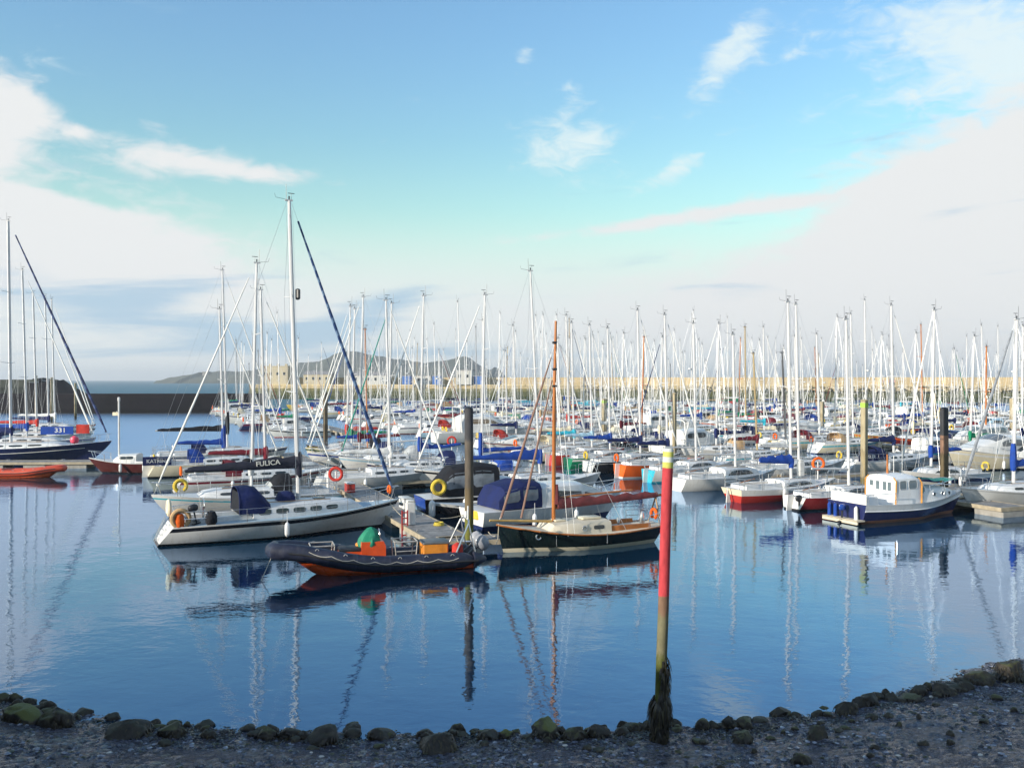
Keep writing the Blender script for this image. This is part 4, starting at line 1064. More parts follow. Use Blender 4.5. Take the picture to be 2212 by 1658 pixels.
pile(703, 848, 990, 12, 'brown square pile among the left masts behind the FULICA yacht', 'square', pile_mat('brown pile', [(0, (.05, .04, .03)), (1, (.12, .095, .065), .4), (3, (.16, .13, .09), .5)], .3, 3))
pile(1305, 862, 955, 13, 'tan pile behind the varnished wooden mast, lime ring on top', 'square', PILE_T, True)
pile(1457, 850, 1012, 11, 'narrow tan pile just behind the top of the red beacon post', 'square', PILE_T, False)
pile(1867, 865, 1066, 17.5, 'square tan pile with lime top band behind the blue wheelhouse boat', 'square', PILE_T, True)
pile(2040, 882, 1064, 17, 'dark round pile with rusty middle behind the bow of the blue wheelhouse boat', 'round', pile_mat('rusty round pile', [(0, (.04, .038, .022)), (.9, (.11, .085, .05), .4), (2.4, (.22, .13, .09), .5), (3.55, (.045, .047, .052), .06)], .3, 3))
pile(1776, 868, 938, 11, 'pale tan pile in the middle of the moored boats, left of the square lime-banded one', 'square', PILE_T)
pile(2186, 860, 946, 11, 'tan pile at the far right among white cabin boats', 'square', PILE_T)
pile(1213, 855, 912, 7, 'thin pale pile far off near the long pier, centre', 'square', PILE_T)
pile(1700, 852, 905, 7, 'thin pale pile far off near the long pier, right of centre', 'square', PILE_T)
pile(2020, 852, 912, 7, 'thin pale pile far off near the long pier, above the dark round pile', 'square', PILE_T)
for k, (u, vt, vb) in enumerate(((112, 816, 912), (163, 828, 905), (78, 812, 908))):
    pile(u, vt, vb, 7, ('cream pile at far left behind the navy yacht', 'cream pile nearest the black breakwater at far left', 'cream pile hidden among the masts at far left')[k], 'square', PILE_T)
# service posts, life rings on posts
def pedestal(u, v, label, red=False, z=.5):
    x, y = ground(u, v, z); o = empty('service_post', (x, y, z), R(20)); tag(o, label, 'service post', 'white service posts on the pontoons')
    mb = MB(); mb.rbox((0, 0, .5), (.42, .34, 1.0), .05); mb.build('cabinet', gel('white'), o)
    mb = MB(); mb.rbox((0, 0, 1.06), (.36, .3, .12), .04); mb.build('lamp', paint('lamp lens', (.6, .6, .58), .3), o)
    if red:
        mb = MB()
        for s in (-1, 1): mb.box((s * .12 - .32, -.3, .1), (.06, .06, 1.2))
        for k in range(5): mb.box((-.32, -.3, -.4 + k * .25), (.22, .05, .05))
        mb.build('ladder', paint('red ladder', (.4, .04, .04), .5), o)
pedestal(886, 1133, 'white service post with a red ladder on the near grey pontoon', True)
pedestal(713, 1058, 'white service post between red boxes behind the FULICA yacht')
pedestal(1730, 1028, 'square white service post above the long white boat right of the red beacon')
def ring_post(u, v, c, label, z=.5):
    x, y = ground(u, v, z); o = empty('lifebuoy_stand', (x, y, z)); tag(o, label, 'lifebuoy stand')
    mb = MB(); mb.tube([(0, 0, 0), (0, 0, 1.5)], .05, 6); mb.build('stand_pole', gel('white'), o); horseshoe(o, (0, -.09, 1.3), c, .34, .085, 'y', full=True)
ring_post(1767, 1046, 'orange', 'orange lifebuoy ring on a white stand by the dark-hulled boats')
ring_post(976, 985, 'red', 'red lifebuoy ring on a stand before the white motor cruisers')
ring_post(726, 1074, 'red', 'red lifebuoy on a stand beside the service post behind the FULICA yacht')
# ------------------------------------------------------------------ the boats one can make out
def hexmats(hull='white', stripe=None, boot='black', transom=None, cover='navy blue', hood='navy blue', **kw):
    d = dict(hull=gel(hull), stripe=gel(stripe or hull), boot=gel(boot), transom=gel(transom or hull), cover=cloth(cover), hood=cloth(hood)); d.update(kw); return d
def stern_to(x, y, ang, L): return (x + cos(R(ang)) * L / 2, y + sin(R(ang)) * L / 2)

# --- the big white yacht with the named boom cover
def fulica():
    L = 10.9; X, Y = stern_to(-15.2, 37.75, 27, L)
    mats = hexmats('white', 'black', 'black', hood='navy blue')
    mats['hull'] = paint('fulica hull', (.76, .745, .72), .2, .04, 2, dirt=.3, dirtc=(.36, .30, .22)); mats['transom'] = gel('white')
    root, h, cab = yacht(L, 3.45, True, 13.6, .82, .92, 1.27, .95, .62, .66, spread=2, hood=False, cover=False, furl=SPIRAL_BLUE, furl_r=.06, stripe=(.07, .235), roof_h=.62, mastx=.06,
        boom_z=1.75, boom_L=4.95, nwin=5, rake=.03, mats=mats, radar=(.69, 1, 'box'), deckmat=BLUE_DECK, fend=1, roofspan=(-1.55, 3.5), mr=.125)
    put(root, X, Y, 27, 'white sailing yacht with black stripe, black boom cover lettered FULICA, navy sprayhood', 'sailing yacht', 'sailing yachts in the marina')
    boom = [o for o in COL.objects if o.parent == root and o.name.startswith('boom')][0]
    zb0 = h.dz(.65) + 2.05
    cv = sail_cover(boom, .63, 0, zb0 + .08, -4.25, zb0 + .1, paint('black cover', (.012, .014, .03), .8, .25, 2, bump=.03, bscale=5), hm=.62, he=.22, w=.17, collar=.62, seed=3, drop=.55)
    text_mesh('lettering', 'FULICA', .31, paint('cream lettering', (.72, .70, .62), .7), cv, Matrix.Translation((-.75, -.18, zb0 + .26)) @ Matrix.Rotation(R(-3.3), 4, 'Y') @ Matrix.Rotation(R(90 - 7), 4, 'X'), extr=.012, squash=1.05)
    z0 = h.dz(-1.5) + .2
    sh = sprayhood(root, -2.15, -.55, 1.12, z0 + .05, z0 + 1.2, cloth('navy blue'))
    dm = MB(); dm.loft([[(-2.16, y, z0 + .05) for y in (-1.05, 1.05)], [(-2.12, y, z0 + .95) for y in (-.9, .9)]], 0, False, (False, False)); dm.build('hood_curtain', cloth('black'), sh)
    mb = MB(); mb.loft([[(x, w * c_, cab.top(max(-1.5, x), 0, 0)[1] + z * s_) for c_, s_ in ((1, 0), (.95, .6), (.5, 1), (0, 1.05), (-.5, 1), (-.95, .6), (-1, 0))] for x, w, z in ((-.35, .3, .1), (-.2, .55, .34), (.15, .6, .4), (.4, .45, .3), (.48, .2, .08))], 0, False)
    mb.build('liferaft_cover', cloth('navy blue'), root)
    sx = -L / 2 + .75
    horseshoe(root, (sx - .25, -h.dw(sx) * .35, h.zs + .72), 'cream', .3, .09, 'x')
    horseshoe(root, (sx + .15, -h.dw(sx) + .1, h.zs + .35), 'tan', .34, .1, 'y')
    mb = MB(); mb.lathe((sx + .1, -h.dw(sx) + .16, h.zs - .1), [(.08, 0), (.2, .1), (.22, .35), (.17, .6), (.06, .68)], 10); mb.build('danbuoy_bag', cloth('orange'), root)
    outboard(root, (sx + .75, -h.dw(sx) + .22, h.zs + .62), up=.25, s=.75)
    mb = MB(); mb.lathe((sx + 1.35, -h.dw(sx + 1.4) + .2, h.zs - .02), [(.14, 0), (.24, .15), (.25, .4), (.16, .6), (.05, .66)], 10); mb.build('barbecue_cover', cloth('black'), root)
    mb = MB()
    for s in (-1, 1): mb.tube([(-L / 2 - .05, s * .2, .1), (-L / 2 + .4, s * .2, h.zs + .3)], .02, 5)
    for k in range(4): mb.tube([(-L / 2 + .05 + k * .13, -.2, .2 + k * .2), (-L / 2 + .05 + k * .13, .2, .2 + k * .2)], .018, 5)
    mb.build('boarding_ladder', STEEL, root)
    mb = MB(); mb.tube([(L / 2 - .1, .1, h.zb + .05), (L / 2 + .18, .12, h.zb - .02), (L / 2 + .22, .12, h.zb - .3)], .025, 6); mb.box((L / 2 + .2, .12, h.zb - .28), (.08, .4, .14)); mb.build('anchor', STEEL, root)
    hs = horseshoe(root, (L / 2 - .55, -.3, h.zb + .5), 'orange', .17, .06, 'x')
fulica()

# --- black inflatable
def rib(L=7.5, W=1.12, tube=None, hullc='orange', r=.27, name='inflatable_boat', big=True):
    root = empty(name); tube = tube or paint('hypalon navy', (.016, .02, .042), .45, .3, 3, bump=.006, bscale=7, dirt=.35, dirtc=(.10, .10, .11))
    mb = MB(); pts = []
    def cz(x): return .36 + .58 * sstep(-L * .12, L * .46, x) ** 1.25 * (1 if big else .5)
    for s in (1, -1):
        q = []
        for i in range(15):
            t = i / 14; x = lerp(-L / 2, L * .40, t); y = s * (W - r) * (1 - .52 * sstep(.62, 1.0, t) ** 1.6)
            q.append((x, y, cz(x)))
        pts.append(q)
    bow = [(L / 2 - r - .02, (W - r) * .30, cz(L * .46)), (L / 2 - r + .04, 0, cz(L * .48)), (L / 2 - r - .02, -(W - r) * .30, cz(L * .46))]
    line = pts[0] + bow + pts[1][::-1]
    m_ = len(line); rs = [r] * m_
    for k, f in ((0, .25), (1, .93)): rs[k] = r * f; rs[-1 - k] = r * f
    mb.tube(line, rs, 16)
    for s in (1, -1):   # cones
        mb.lathe((-L / 2 - .38, s * (W - r), .36), [(.02, 0), (.1, .05), (r * .85, .36), (r * .98, .5)], 12, 0, 'x')
    mb.build('tube', tube, root)
    st = MB(); st.tube([(x, y + (.0), z + r * .05) for x, y, z in [(p[0], p[1] + (r + .012) * (1 if p[1] > 0 else -1 if p[1] < 0 else 0) * (.95), p[2]) for p in pts[1]]], .035, 6); 
    st.tube([(p[0], p[1] + (r + .008) * .97, p[2]) for p in pts[0]], .035, 6)
    st.build('rubbing_strake', RUBBER, root)
    gl = MB()
    for s, side in ((1, pts[0]), (-1, pts[1])):
        for k in range(2, 13, 2):
            x, y, z = side[k]; gl.ring((x, y + s * r * .72, z + r * .72), .06, .012, 'y', 0, 180, 6, 5)
    gl.build('grab_handle', paint('pale webbing', (.4, .4, .4), .7), root)
    hb = MB(); rings = []
    for i in range(13):
        t = i / 12; x = lerp(-L / 2 + .1, L * .44, t); w = (W - r) * (1 - sstep(.6, 1, t) ** 1.8 * .86); z = cz(x) - .06; kz = lerp(-.3, z - .10, sstep(L * .16, L * .45, x))
        rings.append([(x, w, z), (x, w * .96, lerp(z, kz, .42)), (x, w * .5, lerp(z, kz, .8)), (x, 0, kz), (x, -w * .5, lerp(z, kz, .8)), (x, -w * .96, lerp(z, kz, .42)), (x, -w, z)])
    hb.loft(rings, 0, False, (True, True)); hb.build('hull', paint('inflatable hull ' + hullc, (.80, .11, .015) if hullc == 'orange' else COLS[hullc], .3, .12, 3), root)
    fl = MB(); fl.box((-.11 * L, 0, .40), (L * .64, (W - r) * 1.7, .03)); fl.build('floor', paint('grey floor', (.30, .27, .27), .7, .2, 5, dirt=.3), root)
    return root, cz
def black_rib():
    L = 7.5; root, cz = rib(L, r=.30)
    X, Y = stern_to(-1.55, 33.6, 197, L); put(root, X, Y, 197, 'black inflatable boat with bright orange hull and orange console under green tarp', 'inflatable boat', 'inflatable boats')
    ORG = paint('orange console', (.66, .085, .02), .35, .12, 4, dirt=.2)
    mb = MB(); mb.loft([[(x, y, z) for x, y in ((-.35 - d, -.4), (.42 + d * .2, -.4), (.42 + d * .2, .4), (-.35 - d, .4))] for z, d in ((.41, .1), (.95, .1), (1.12, .02))], smooth=False); c1 = mb.build('console', ORG, root)
    mb = MB(); mb.rbox((.78, 0, .6), (.85, .74, .40), .04); mb.build('console_seat', ORG, root)
    mb = MB(); mb.rbox((.78, 0, .85), (.87, .76, .13), .05); mb.build('seat_cushion', paint('black cushion', (.02, .022, .028), .5, .1, 4, bump=.01), root)
    mb = MB(); r = random.Random(3); rings = []
    for z, w in ((.86, .36), (1.0, .42), (1.15, .40), (1.32, .32), (1.48, .22), (1.56, .13), (1.6, .04)):
        rings.append([(.05 + (1.55 - z) * .12 + w * cos(2 * pi * k / 22) * (1 + .12 * sin(k * 3 + z * 4)), w * 1.0 * sin(2 * pi * k / 22) * (1 + .10 * sin(k * 4.4 + z)), z + .05 * sin(k * 2.2) * (z < 1.2)) for k in range(22)])
    mb.loft(rings); mb.build('green_tarp', paint('green tarp', (.01, .23, .13), .75, .3, 3, bump=.03, bscale=6), root)
    mb = MB(); mb.rbox((.42, -.2, .86), (.3, .3, .3), .06); mb.build('orange_bag', paint('amber bag', (.75, .28, .04), .6), root)
    def frame(x, name):
        mb = MB()
        for y in (.42, -.42):
            for dx in (0, .72): mb.tube([(x + dx, y, .42), (x + dx + (.06 if dx else -.06), y, 1.06)], .024, 6)
            mb.tube([(x - .06, y, 1.06), (x + .78, y, 1.06)], .026, 6); mb.tube([(x, y, .72), (x + .74, y, .72)], .02, 6)
        for dx in (-.06, .78): mb.tube([(x + dx, .42, 1.06), (x + dx, -.42, 1.06)], .024, 6)
        mb.build('seat_frame', paint('pale tube', (.5, .46, .42), .35, .2, 5, metal=.4), root)
    frame(1.45, 'a'); frame(-1.55, 'b')
    mb = MB(); mb.rbox((-2.3, 0, .66), (.95, .8, .5), .04); mb.build('jockey_seat', paint('amber box', (.72, .26, .03), .4, .15, 4, dirt=.2), root)
    mb = MB(); mb.rbox((-2.32, 0, .95), (1.0, .84, .09), .03); mb.build('seat_cushion', paint('grey lid', (.12, .13, .135), .5), root)
    mb = MB()
    for s in (.72, -.72): mb.tube([(-3.0, s, .6), (-3.5, s * .85, 1.65), (-3.55, s * .55, 1.75)], .035, 7); mb.tube([(-3.72, s, .6), (-3.5, s * .85, 1.65)], .03, 7)
    mb.tube([(-3.55, .4, 1.75), (-3.55, -.4, 1.75)], .035, 7); mb.build('stern_arch', STEEL, root)
    mb = MB(); mb.lathe((-3.55, 0, 1.75), [(.02, 0), (.07, .05), (.08, .2), (.03, .28)], 9); mb.lathe((-3.55, .3, 1.75), [(.03, 0), (.03, .5), (.015, .52)], 7); mb.build('nav_light', gel('white'), root)
    outboard(root, (-3.85, .34, .82), up=.95, s=1.15, cowl=paint('grey cowl', (.30, .31, .34), .3)); outboard(root, (-3.85, -.34, .82), up=.95, s=1.15, cowl=paint('grey cowl', (.30, .31, .34), .3))
    mb = MB(); mb.lathe((-3.25, -.45, .45), [(.1, 0), (.2, .08), (.18, .2), (.06, .24)], 10); mb.lathe((-3.1, .5, .45), [(.12, 0), (.22, .12), (.2, .4), (.05, .5)], 10); mb.build('fuel_bag', cloth('red'), root)
    BAND = paint('tube seam', (.035, .04, .07), .35, .1, 3)
    mb = MB()
    for x in (-2.9, -1.7, -.5, .7):
        for s in (1, -1): mb.tube([(x - .03, s * .82, cz(x - .03)), (x + .03, s * .82, cz(x + .03))], .304, 18, caps=False)
    mb.build('tube_seam', BAND, root)
    mb = MB()
    for s in (1, -1):
        pts = []
        for i in range(29):
            x = -3.0 + i * .19; w = .82 * (1 - .52 * sstep(.62, 1.0, (x + 3.75) / 6.75) ** 1.6)
            pts.append((x, s * (w + .315 * cos(.45 - .28 * abs(sin(i * pi / 4)))), cz(x) + .3 * sin(.45 - .28 * abs(sin(i * pi / 4)))))
        mb.tube(pts, .014, 5)
    mb.build('grab_line', paint('pale rope', (.45, .43, .38), .8), root)
    mb = MB(); mb.ring((-.25, 0, 1.32), .2, .018, 'x', n=16, k=5); mb.build('wheel', STEEL, root)
    mb = MB(); mb.tube([(3.2, 0, 1.05), (3.55, .1, .75), (3.9, .5, .05), (4.0, .6, -.2)], .014, 5); mb.build('painter', paint('pale rope', (.45, .43, .38), .8), root)
    mb = MB(); mb.tube([(3.1, -.2, 1.02), (2.6, -.45, .95), (2.2, -.42, .98), (1.6, -.5, .74), (.9, -.6, .66), (-.4, -.62, .64)], .03, 6); mb.build('boat_hook', paint('pale pole', (.55, .52, .45), .5), root)
black_rib()
o, _ = rib(5.4, .95, paint('orange hypalon', (.55, .07, .03), .45, .12, 3, dirt=.3), 'orange', .24, big=False)
X, Y = stern_to(-37.4, 63.4, 3, 5.4); put(o, X, Y, 3, 'orange inflatable dinghy in front of the navy yacht at far left', 'inflatable boat', 'inflatable boats'); outboard(o, (-2.6, 0, .75), s=1.2)

# --- dark green gaff cutter
def gaffer():
    L = 7.5; ang = 204; X, Y = stern_to(6.25, 38.75, ang, L)
    mats = hexmats('dark green', 'dark green', 'cream', cover='maroon'); mats['hull'] = paint('black green hull', (.006, .014, .015), .18, .1, 2, dirt=.06); mats['stripe'] = mats['hull']; mats['transom'] = mats['hull']
    root = empty('gaff_cutter'); put(root, X, Y, ang, 'dark green gaff cutter with varnished mast, maroon sail on boom and cream deck', 'sailing boat', 'sailing yachts in the marina')
    h = Hull(L, 2.5, .78, .68, 1.18, .28, -.35, .6, 2.4, stripe=(.12, .2), boot=.17, stemcurve=1.2)
    h.build(root, [mats['hull'], mats['hull'], gel('cream'), ANTIF, mats['hull'], VARNISH])
    CR = paint('cream deck', (.62, .56, .45), .6, .08, 3, dirt=.2); h.deck(root, CR)
    mb = MB()
    for s in (1, -1): mb.tube([(h.x_at(t, h.sheer(t)), s * (h.half(t) + .02), h.sheer(t) - .03) for t in [i / 20 for i in range(21)]], .035, 6)
    mb.build('rubbing_strake', VARNISH, root)
    cab = Cabin([(-1.1, .82, .66, 1.12), (.6, .86, .66, 1.12), (1.5, .72, .7, 1.1), (1.75, .6, .75, .82)], ((1, 0), (.98, .4), (.95, .8), (.88, .97), (.6, 1.02), (.3, 1.05), (0, 1.06))); co = cab.build(root, CR, 'coachroof')
    for s in (1, -1):
        pm = MB(); y, z = cab.side(.2, .5); pm.ring((.2, s * (y + .01), z), .1, .02, 'y', m=1); pm.lathe((0, 0, 0), [(0.001, 0), (.001, .001)], 3); pm.build('porthole', [GLASS, STEEL], co)
        cab.window(co, GLASS, -.75, -.25, .35, .7, s); 
    mb = MB(); mb.rbox((-.45, 0, 1.2), (.9, .62, .09), .03); mb.rbox((1.0, 0, 1.18), (.5, .5, .07), .02); mb.build('hatch', gel('cream'), co)
    mb = MB(); 
    for s in (1, -1): mb.rbox((-2.1, s * .72, .78), (1.9, .1, .24), .03, 0)
    mb.build('cockpit_coaming', VARNISH, root); mb = MB(); mb.box((-2.1, 0, .69), (1.9, 1.3, .02)); mb.build('cockpit_floor', TEAK, root)
    for s in (1, -1):
        pm = MB(); x = 2.2; y = h.w_at(h.t_of(x), .62) * .985; pm.ring((x, s * (y + .02), .66), .11, .028, 'y'); pm.build('porthole', STEEL, root)
    # mast, bowsprit, spars
    xm = L / 2 - 2.55; ma = MB(); ma.tube([(0, 0, 0), (-.02, 0, 5), (-.1, 0, 8.35)], [.085, .08, .05], 10); 
    for z in (5.6, 6.3, 7.4): ma.lathe((-.04, 0, z), [(.08, 0), (.11, .03), (.11, .08), (.08, .1)], 8, 1)
    m = ma.build('mast', [VARNISH, DARKP], root); m.location = (xm, 0, 1.08)
    ri = MB(); zr = -.4
    for s in (1, -1):
        ri.tube([(-.1, s * 1.1, zr), (-.05, 0, 6.2)], .008, 4); ri.tube([(-.4, s * 1.12, zr), (-.06, 0, 7.5)], .008, 4); ri.tube([(-2.9, s * .95, -.35), (-.04, 0, 5.6)], .008, 4)
    ri.tube([(-5.4, 0, .9), (-.08, 0, 7.6)], .007, 4); ri.tube([(2.5, 0, .1), (-.08, 0, 7.5)], .009, 4)
    ri.build('rigging', WIRE, m)
    bs = MB(); bs.tube([(1.35, .12, 1.16), (L / 2 + .35, .06, 1.36)], [.06, .045], 9); bs.build('bowsprit', paint('pine spar', (.48, .31, .10), .35, .2, 4), root)
    TANF = paint('tan rolled jib', (.22, .13, .10), .8, .2, 3)
    for a, b, rr in (((2.45, 0, .12), (.0, 0, 7.2), .045), ((1.55, .05, .1), (.0, 0, 6.2), .04)):
        fs = MB(); a, b = Vector(a), Vector(b); fs.tube([a.lerp(b, lerp(.03, .95, i / 12)) for i in range(13)], [rr * (.5 + .75 * sin(pi * (1 - i / 12) * .6 + .2)) for i in range(13)], 7); fs.build('furled_sail', TANF, m)
    bo = MB(); zb = 1.75; bo.tube([(xm - .1, 0, zb - .08), (xm - 5.3, 0, zb + .2)], .055, 8); 
    b_ = bo.build('boom', VARNISH, root)
    MA = paint('maroon sailcloth', (.15, .028, .03), .85, .3, 2, bump=.03, bscale=5)
    sc_ = MB(); rings = []
    for i in range(17):
        t = i / 16; x = lerp(xm - .15, xm - 5.05, t); z = lerp(zb, zb + .24, t) - .02; hh = (.46 * (1 - .45 * t)) * (1 + .12 * sin(i * 1.9) + .08 * sin(i * 4.1)); w = .17 * (1 - .3 * t) * (1 + .15 * sin(i * 2.7))
        if i == 0: hh *= 1.25
        rings.append([(x, w * a, z + hh * b - .12) for a, b in ((0, 0), (.8, .1), (1, .4), (.7, .8), (.1, 1), (-.6, .85), (-1, .45), (-.8, .1))])
    sc_.loft(rings); sc_.tube([(xm - .12, 0, zb + .1), (xm - .12, .02, zb + .9)], [.16, .07], 8); sc_.build('furled_mainsail', MA, b_)
    gf = MB(); gf.tube([(xm - .3, 0, zb + .36), (xm - 3.8, 0, zb + .48)], .045, 7); gf.build('gaff', VARNISH, b_)
    cr = MB(); 
    for s in (1, -1): cr.tube([(xm - 4.9, s * .45, .75), (xm - 5.0, -s * .06, zb + .3)], .035, 6)
    cr.build('boom_crutch', TEAK, root)
    pushpit(root, h, .5, .8)
    mb = MB(); mb.tube([(L / 2 - .05, .05, 1.1), (L / 2 + .05, .2, .6), (L / 2 + .3, .6, .5)], .018, 5); mb.build('mooring_line', paint('rope', (.4, .36, .28), .9), root)
    horseshoe(root, (-L / 2 + .25, .3, 1.2), 'orange', .2, .07)
    mb = MB(); 
    mb.lathe((-2.9, .3, .8), [(.1, 0), (.14, .1), (.05, .5), (.02, .55)], 8); mb.lathe((-1.6, .5, .9), [(.05, 0), (.08, .2), (.03, .3)], 8); mb.build('winch', STEEL, root)
    for x in (-.6, 1.6): 
        lm = MB()
        for k in (0,): lm.tube([(x, h.dw(x) + .05, .72), (x, h.dw(x) + .06, .3)], .012, 4)
        lm.build('chainplate', STEEL, root)
gaffer()

# --- white cruiser with navy canopy behind the gaffer
r_, h_, c_ = motorboat(8.8, 2.9, .95, .98, 1.35, 'white', 'white', [(-1.2, 1.12, .9, 1.9), (-.9, 1.15, .9, 2.0), (1.2, 1.12, .95, 2.0), (2.9, .8, 1.1, 1.45), (3.6, .35, 1.2, 1.3)],
    [(-.6, 2.0, .42, .74, 'wedge')], (1.3, 2.6), canopy=([(-3.5, 1.05, 1.0, 1.5), (-3.2, 1.15, 1.0, 2.0), (-2.2, 1.2, 1.0, 2.25), (-1.2, 1.15, 1.0, 2.15)], 'navy blue'), tr=-.1, stripe_at=(.2, .24), boot='navy blue', boot_z=.28)
X, Y = stern_to(-1.9, 41.2, 31, 8.8); put(r_, X, Y, 31, 'white motor cruiser with a blue see-through canopy behind the dark green gaff cutter', 'motor boat', 'motor boats')
mb = MB(); mb.rbox((-4.3, -.4, .75), (.25, .5, .4), .06); mb.build('danbuoy_bag', cloth('yellow'), r_)
# --- black hulled boat with dark enclosure and yellow lifebuoy
r_, h_, c_ = motorboat(7.2, 2.6, .8, .85, 1.2, 'black', 'black', [(.2, .9, .85, 1.75), (1.3, .85, .9, 1.7), (2.4, .6, 1.0, 1.25), (2.7, .3, 1.1, 1.15)], [(.4, 1.4, .4, .72, 'round')], (1.4, 2.2),
    canopy=([(-2.7, .85, .85, 1.6), (-2.0, 1.0, .85, 2.35), (-.4, 1.02, .85, 2.5), (.6, .95, .9, 2.35)], 'black'), tr=-.1, transom='royal blue')
X, Y = stern_to(-4.9, 46.9, 22, 7.2); put(r_, X, Y, 22, 'black hulled motor boat with dark canvas cabin and a yellow lifebuoy behind the tall pile', 'motor boat', 'motor boats')
horseshoe(r_, (-2.9, -1.15, 1.4), 'yellow', .33, .11, 'y', full=True)
# --- small black tender bow to the pontoon
r_, h_, c_ = motorboat(5.6, 2.0, .55, .55, .85, 'black', 'white', None, rail=False, tr=.05, stripe_at=(.05, .16), motor=.2, fend=1)
X, Y = stern_to(1.1, 46.6, 202, 5.6); put(r_, X, Y, 202, 'small open black launch with white gunwale, bow against the near pontoon', 'motor boat', 'motor boats')
fender(r_, (2.75, .1, .05), .9, .17)
# --- navy and white wheelhouse boat
def wheelhouse():
    L = 8.0; ang = 24; X, Y = stern_to(16.45, 43.6, ang, L); root = empty('wheelhouse_boat')
    put(root, X, Y, ang, 'navy and white motor boat with white wheelhouse, wooden corner posts and green netting', 'motor boat', 'motor boats')
    h = Hull(L, 2.75, .98, .9, 1.22, .75, -.1, .92, 2.0, stripe=(.05, .34), boot=.16, vee=.24)
    NAVY = paint('topside navy', (.018, .025, .10), .2, .1, 2, dirt=.12); WW = paint('workboat white', (.72, .74, .76), .35, .05, 2, dirt=.2, dirtc=(.35, .3, .2))
    h.build(root, [NAVY, WW, paint('rust boot top', (.22, .10, .06), .6, .2, 4), ANTIF, NAVY, WW]); h.deck(root, WHITE_DECK, drop=.22)
    mb = MB()
    for s in (1, -1): mb.tube([(h.x_at(t, h.sheer(t) - .33), s * (h.w_at(t, h.sheer(t) - .33) + .02), h.sheer(t) - .33) for t in [i / 20 for i in range(21)]], .03, 6)
    mb.build('rubbing_strake', WW, root)
    tk = Cabin([(.15, 1.0, .8, 1.62), (1.0, .98, .85, 1.60), (2.1, .78, .9, 1.50), (2.75, .5, 1.0, 1.32), (2.85, .35, 1.0, 1.1)]); to = tk.build(root, WW, 'trunk_cabin')
    for s in (1, -1):
        for x in (.9, 1.6, 2.2):
            y, z = tk.side(x, .5); pm = MB(); pm.lathe((0, 0, 0), [(.1, 0), (.1, .012), (.002, .013)], 14); pm.ring((0, 0, .008), .105, .022, 'z', m=1); p = pm.build('porthole', [GLASS, STEEL], to); p.location = (x, s * (y - .004), z); p.rotation_euler = (R(-90 * s), 0, 0)
    wh = Cabin([(-1.75, .95, .72, 2.1), (-1.7, 1.0, .72, 2.18), (-.35, 1.02, .72, 2.2), (-.1, 1.0, .72, 2.1), (.38, .92, .8, 1.62)], ((1, 0), (.99, .4), (.97, .8), (.93, .93), (.7, 1.0), (.35, 1.03), (0, 1.04)))
    wo = wh.build(root, WW, 'wheelhouse')
    for y0 in (-.72, -.42, .02, .42): 
        gm = MB(); gm.box((-1.765, y0 + .15, 1.7), (.02, .2, .42)); gm.build('window', PALEGLASS, wo)
    for s in (1, -1):
        wh.window(wo, PALEGLASS, -1.5, -1.05, .58, .86, s, frame=enamel('grey')); wh.window(wo, PALEGLASS, -.9, -.35, .58, .86, s, frame=enamel('grey'))
        pm = MB(); pm.tube([(-1.76, s * .97, .75), (-1.74, s * .98, 1.98), (-1.72, s * .8, 2.14)], .04, 6); pm.tube([(-.05, s * 1.02, .8), (-.02, s * 1.0, 1.85), (-.1, s * .85, 2.08)], .04, 6); pm.build('wooden_trim', paint('orange varnish', (.52, .24, .05), .3, .2, 4), wo)
    dm = MB(); dm.rbox((-1.78, .62, 1.2), (.03, .4, .9), .02); dm.build('door', gel('white'), wo)
    for y0, y1 in ((-.8, -.3), (-.25, .25), (.3, .8)): wh.screen(wo, TEALGLASS, -.02, .3, y0, y1)
    for s in (1, -1): wh.window(wo, TEALGLASS, -.02, .26, .5, .86, s)
    # green netting over the foredeck on wires
    nt_ = MB(); rows = []
    for i in range(9):
        x = lerp(.2, 3.2, i / 8); w = lerp(.95, .4, (i / 8) ** 1.3); z = lerp(2.1, 1.85, i / 8) - .1 * sin(pi * i / 8)
        rows.append([(x, w * q, z + .05 * sin(i * 2 + q * 6) - .06 * abs(q)) for q in (-1, -.6, -.2, .2, .6, 1)])
    GN = new_mat('green netting')[0]; nt = GN.node_tree; b = nt.nodes['Principled BSDF']; b.inputs['Base Color'].default_value = (.03, .30, .24, 1); b.inputs['Roughness'].default_value = .8
    tc = N(nt, 'ShaderNodeTexCoord'); ck = N(nt, 'ShaderNodeTexNoise'); ck.inputs['Scale'].default_value = 40; nt.links.new(tc.outputs['Object'], ck.inputs[0]); rr = ramp(nt, [(.36, 0.2), (.44, .95)]); nt.links.new(ck.outputs['Fac'], rr.inputs[0]); nt.links.new(rr.outputs[0], b.inputs['Alpha'])
    nt_.loft(rows, 0, False, (False, False)); nt_.build('netting', GN, root)
    mb = MB()
    for s in (1, -1):
        for x in (.6, 1.9, 3.1): mb.tube([(x, s * h.dw(x) * .93, h.dz(x) - .1), (x - .05, s * h.dw(x) * .75, h.dz(x) + .72)], .02, 6)
        mb.tube([(.55, s * h.dw(.6) * .75, h.dz(.6) + .72), (1.85, s * h.dw(1.9) * .75, h.dz(1.9) + .72), (3.05, s * h.dw(3.1) * .75, h.dz(3.1) + .72)], .02, 6)
        mb.tube([(-3.8, s * 1.2, .95), (-3.8, s * 1.2, 1.45), (-2.0, s * 1.26, 1.45), (-2.0, s * 1.26, .9)], .02, 6)
    mb.tube([(-3.8, 1.2, 1.45), (-3.8, -1.2, 1.45)], .02, 6); mb.tube([(3.05, h.dw(3.1) * .75, h.dz(3.1) + .72), (3.05, -h.dw(3.1) * .75, h.dz(3.1) + .72)], .02, 6)
    mb.build('guardrail', STEEL, root)
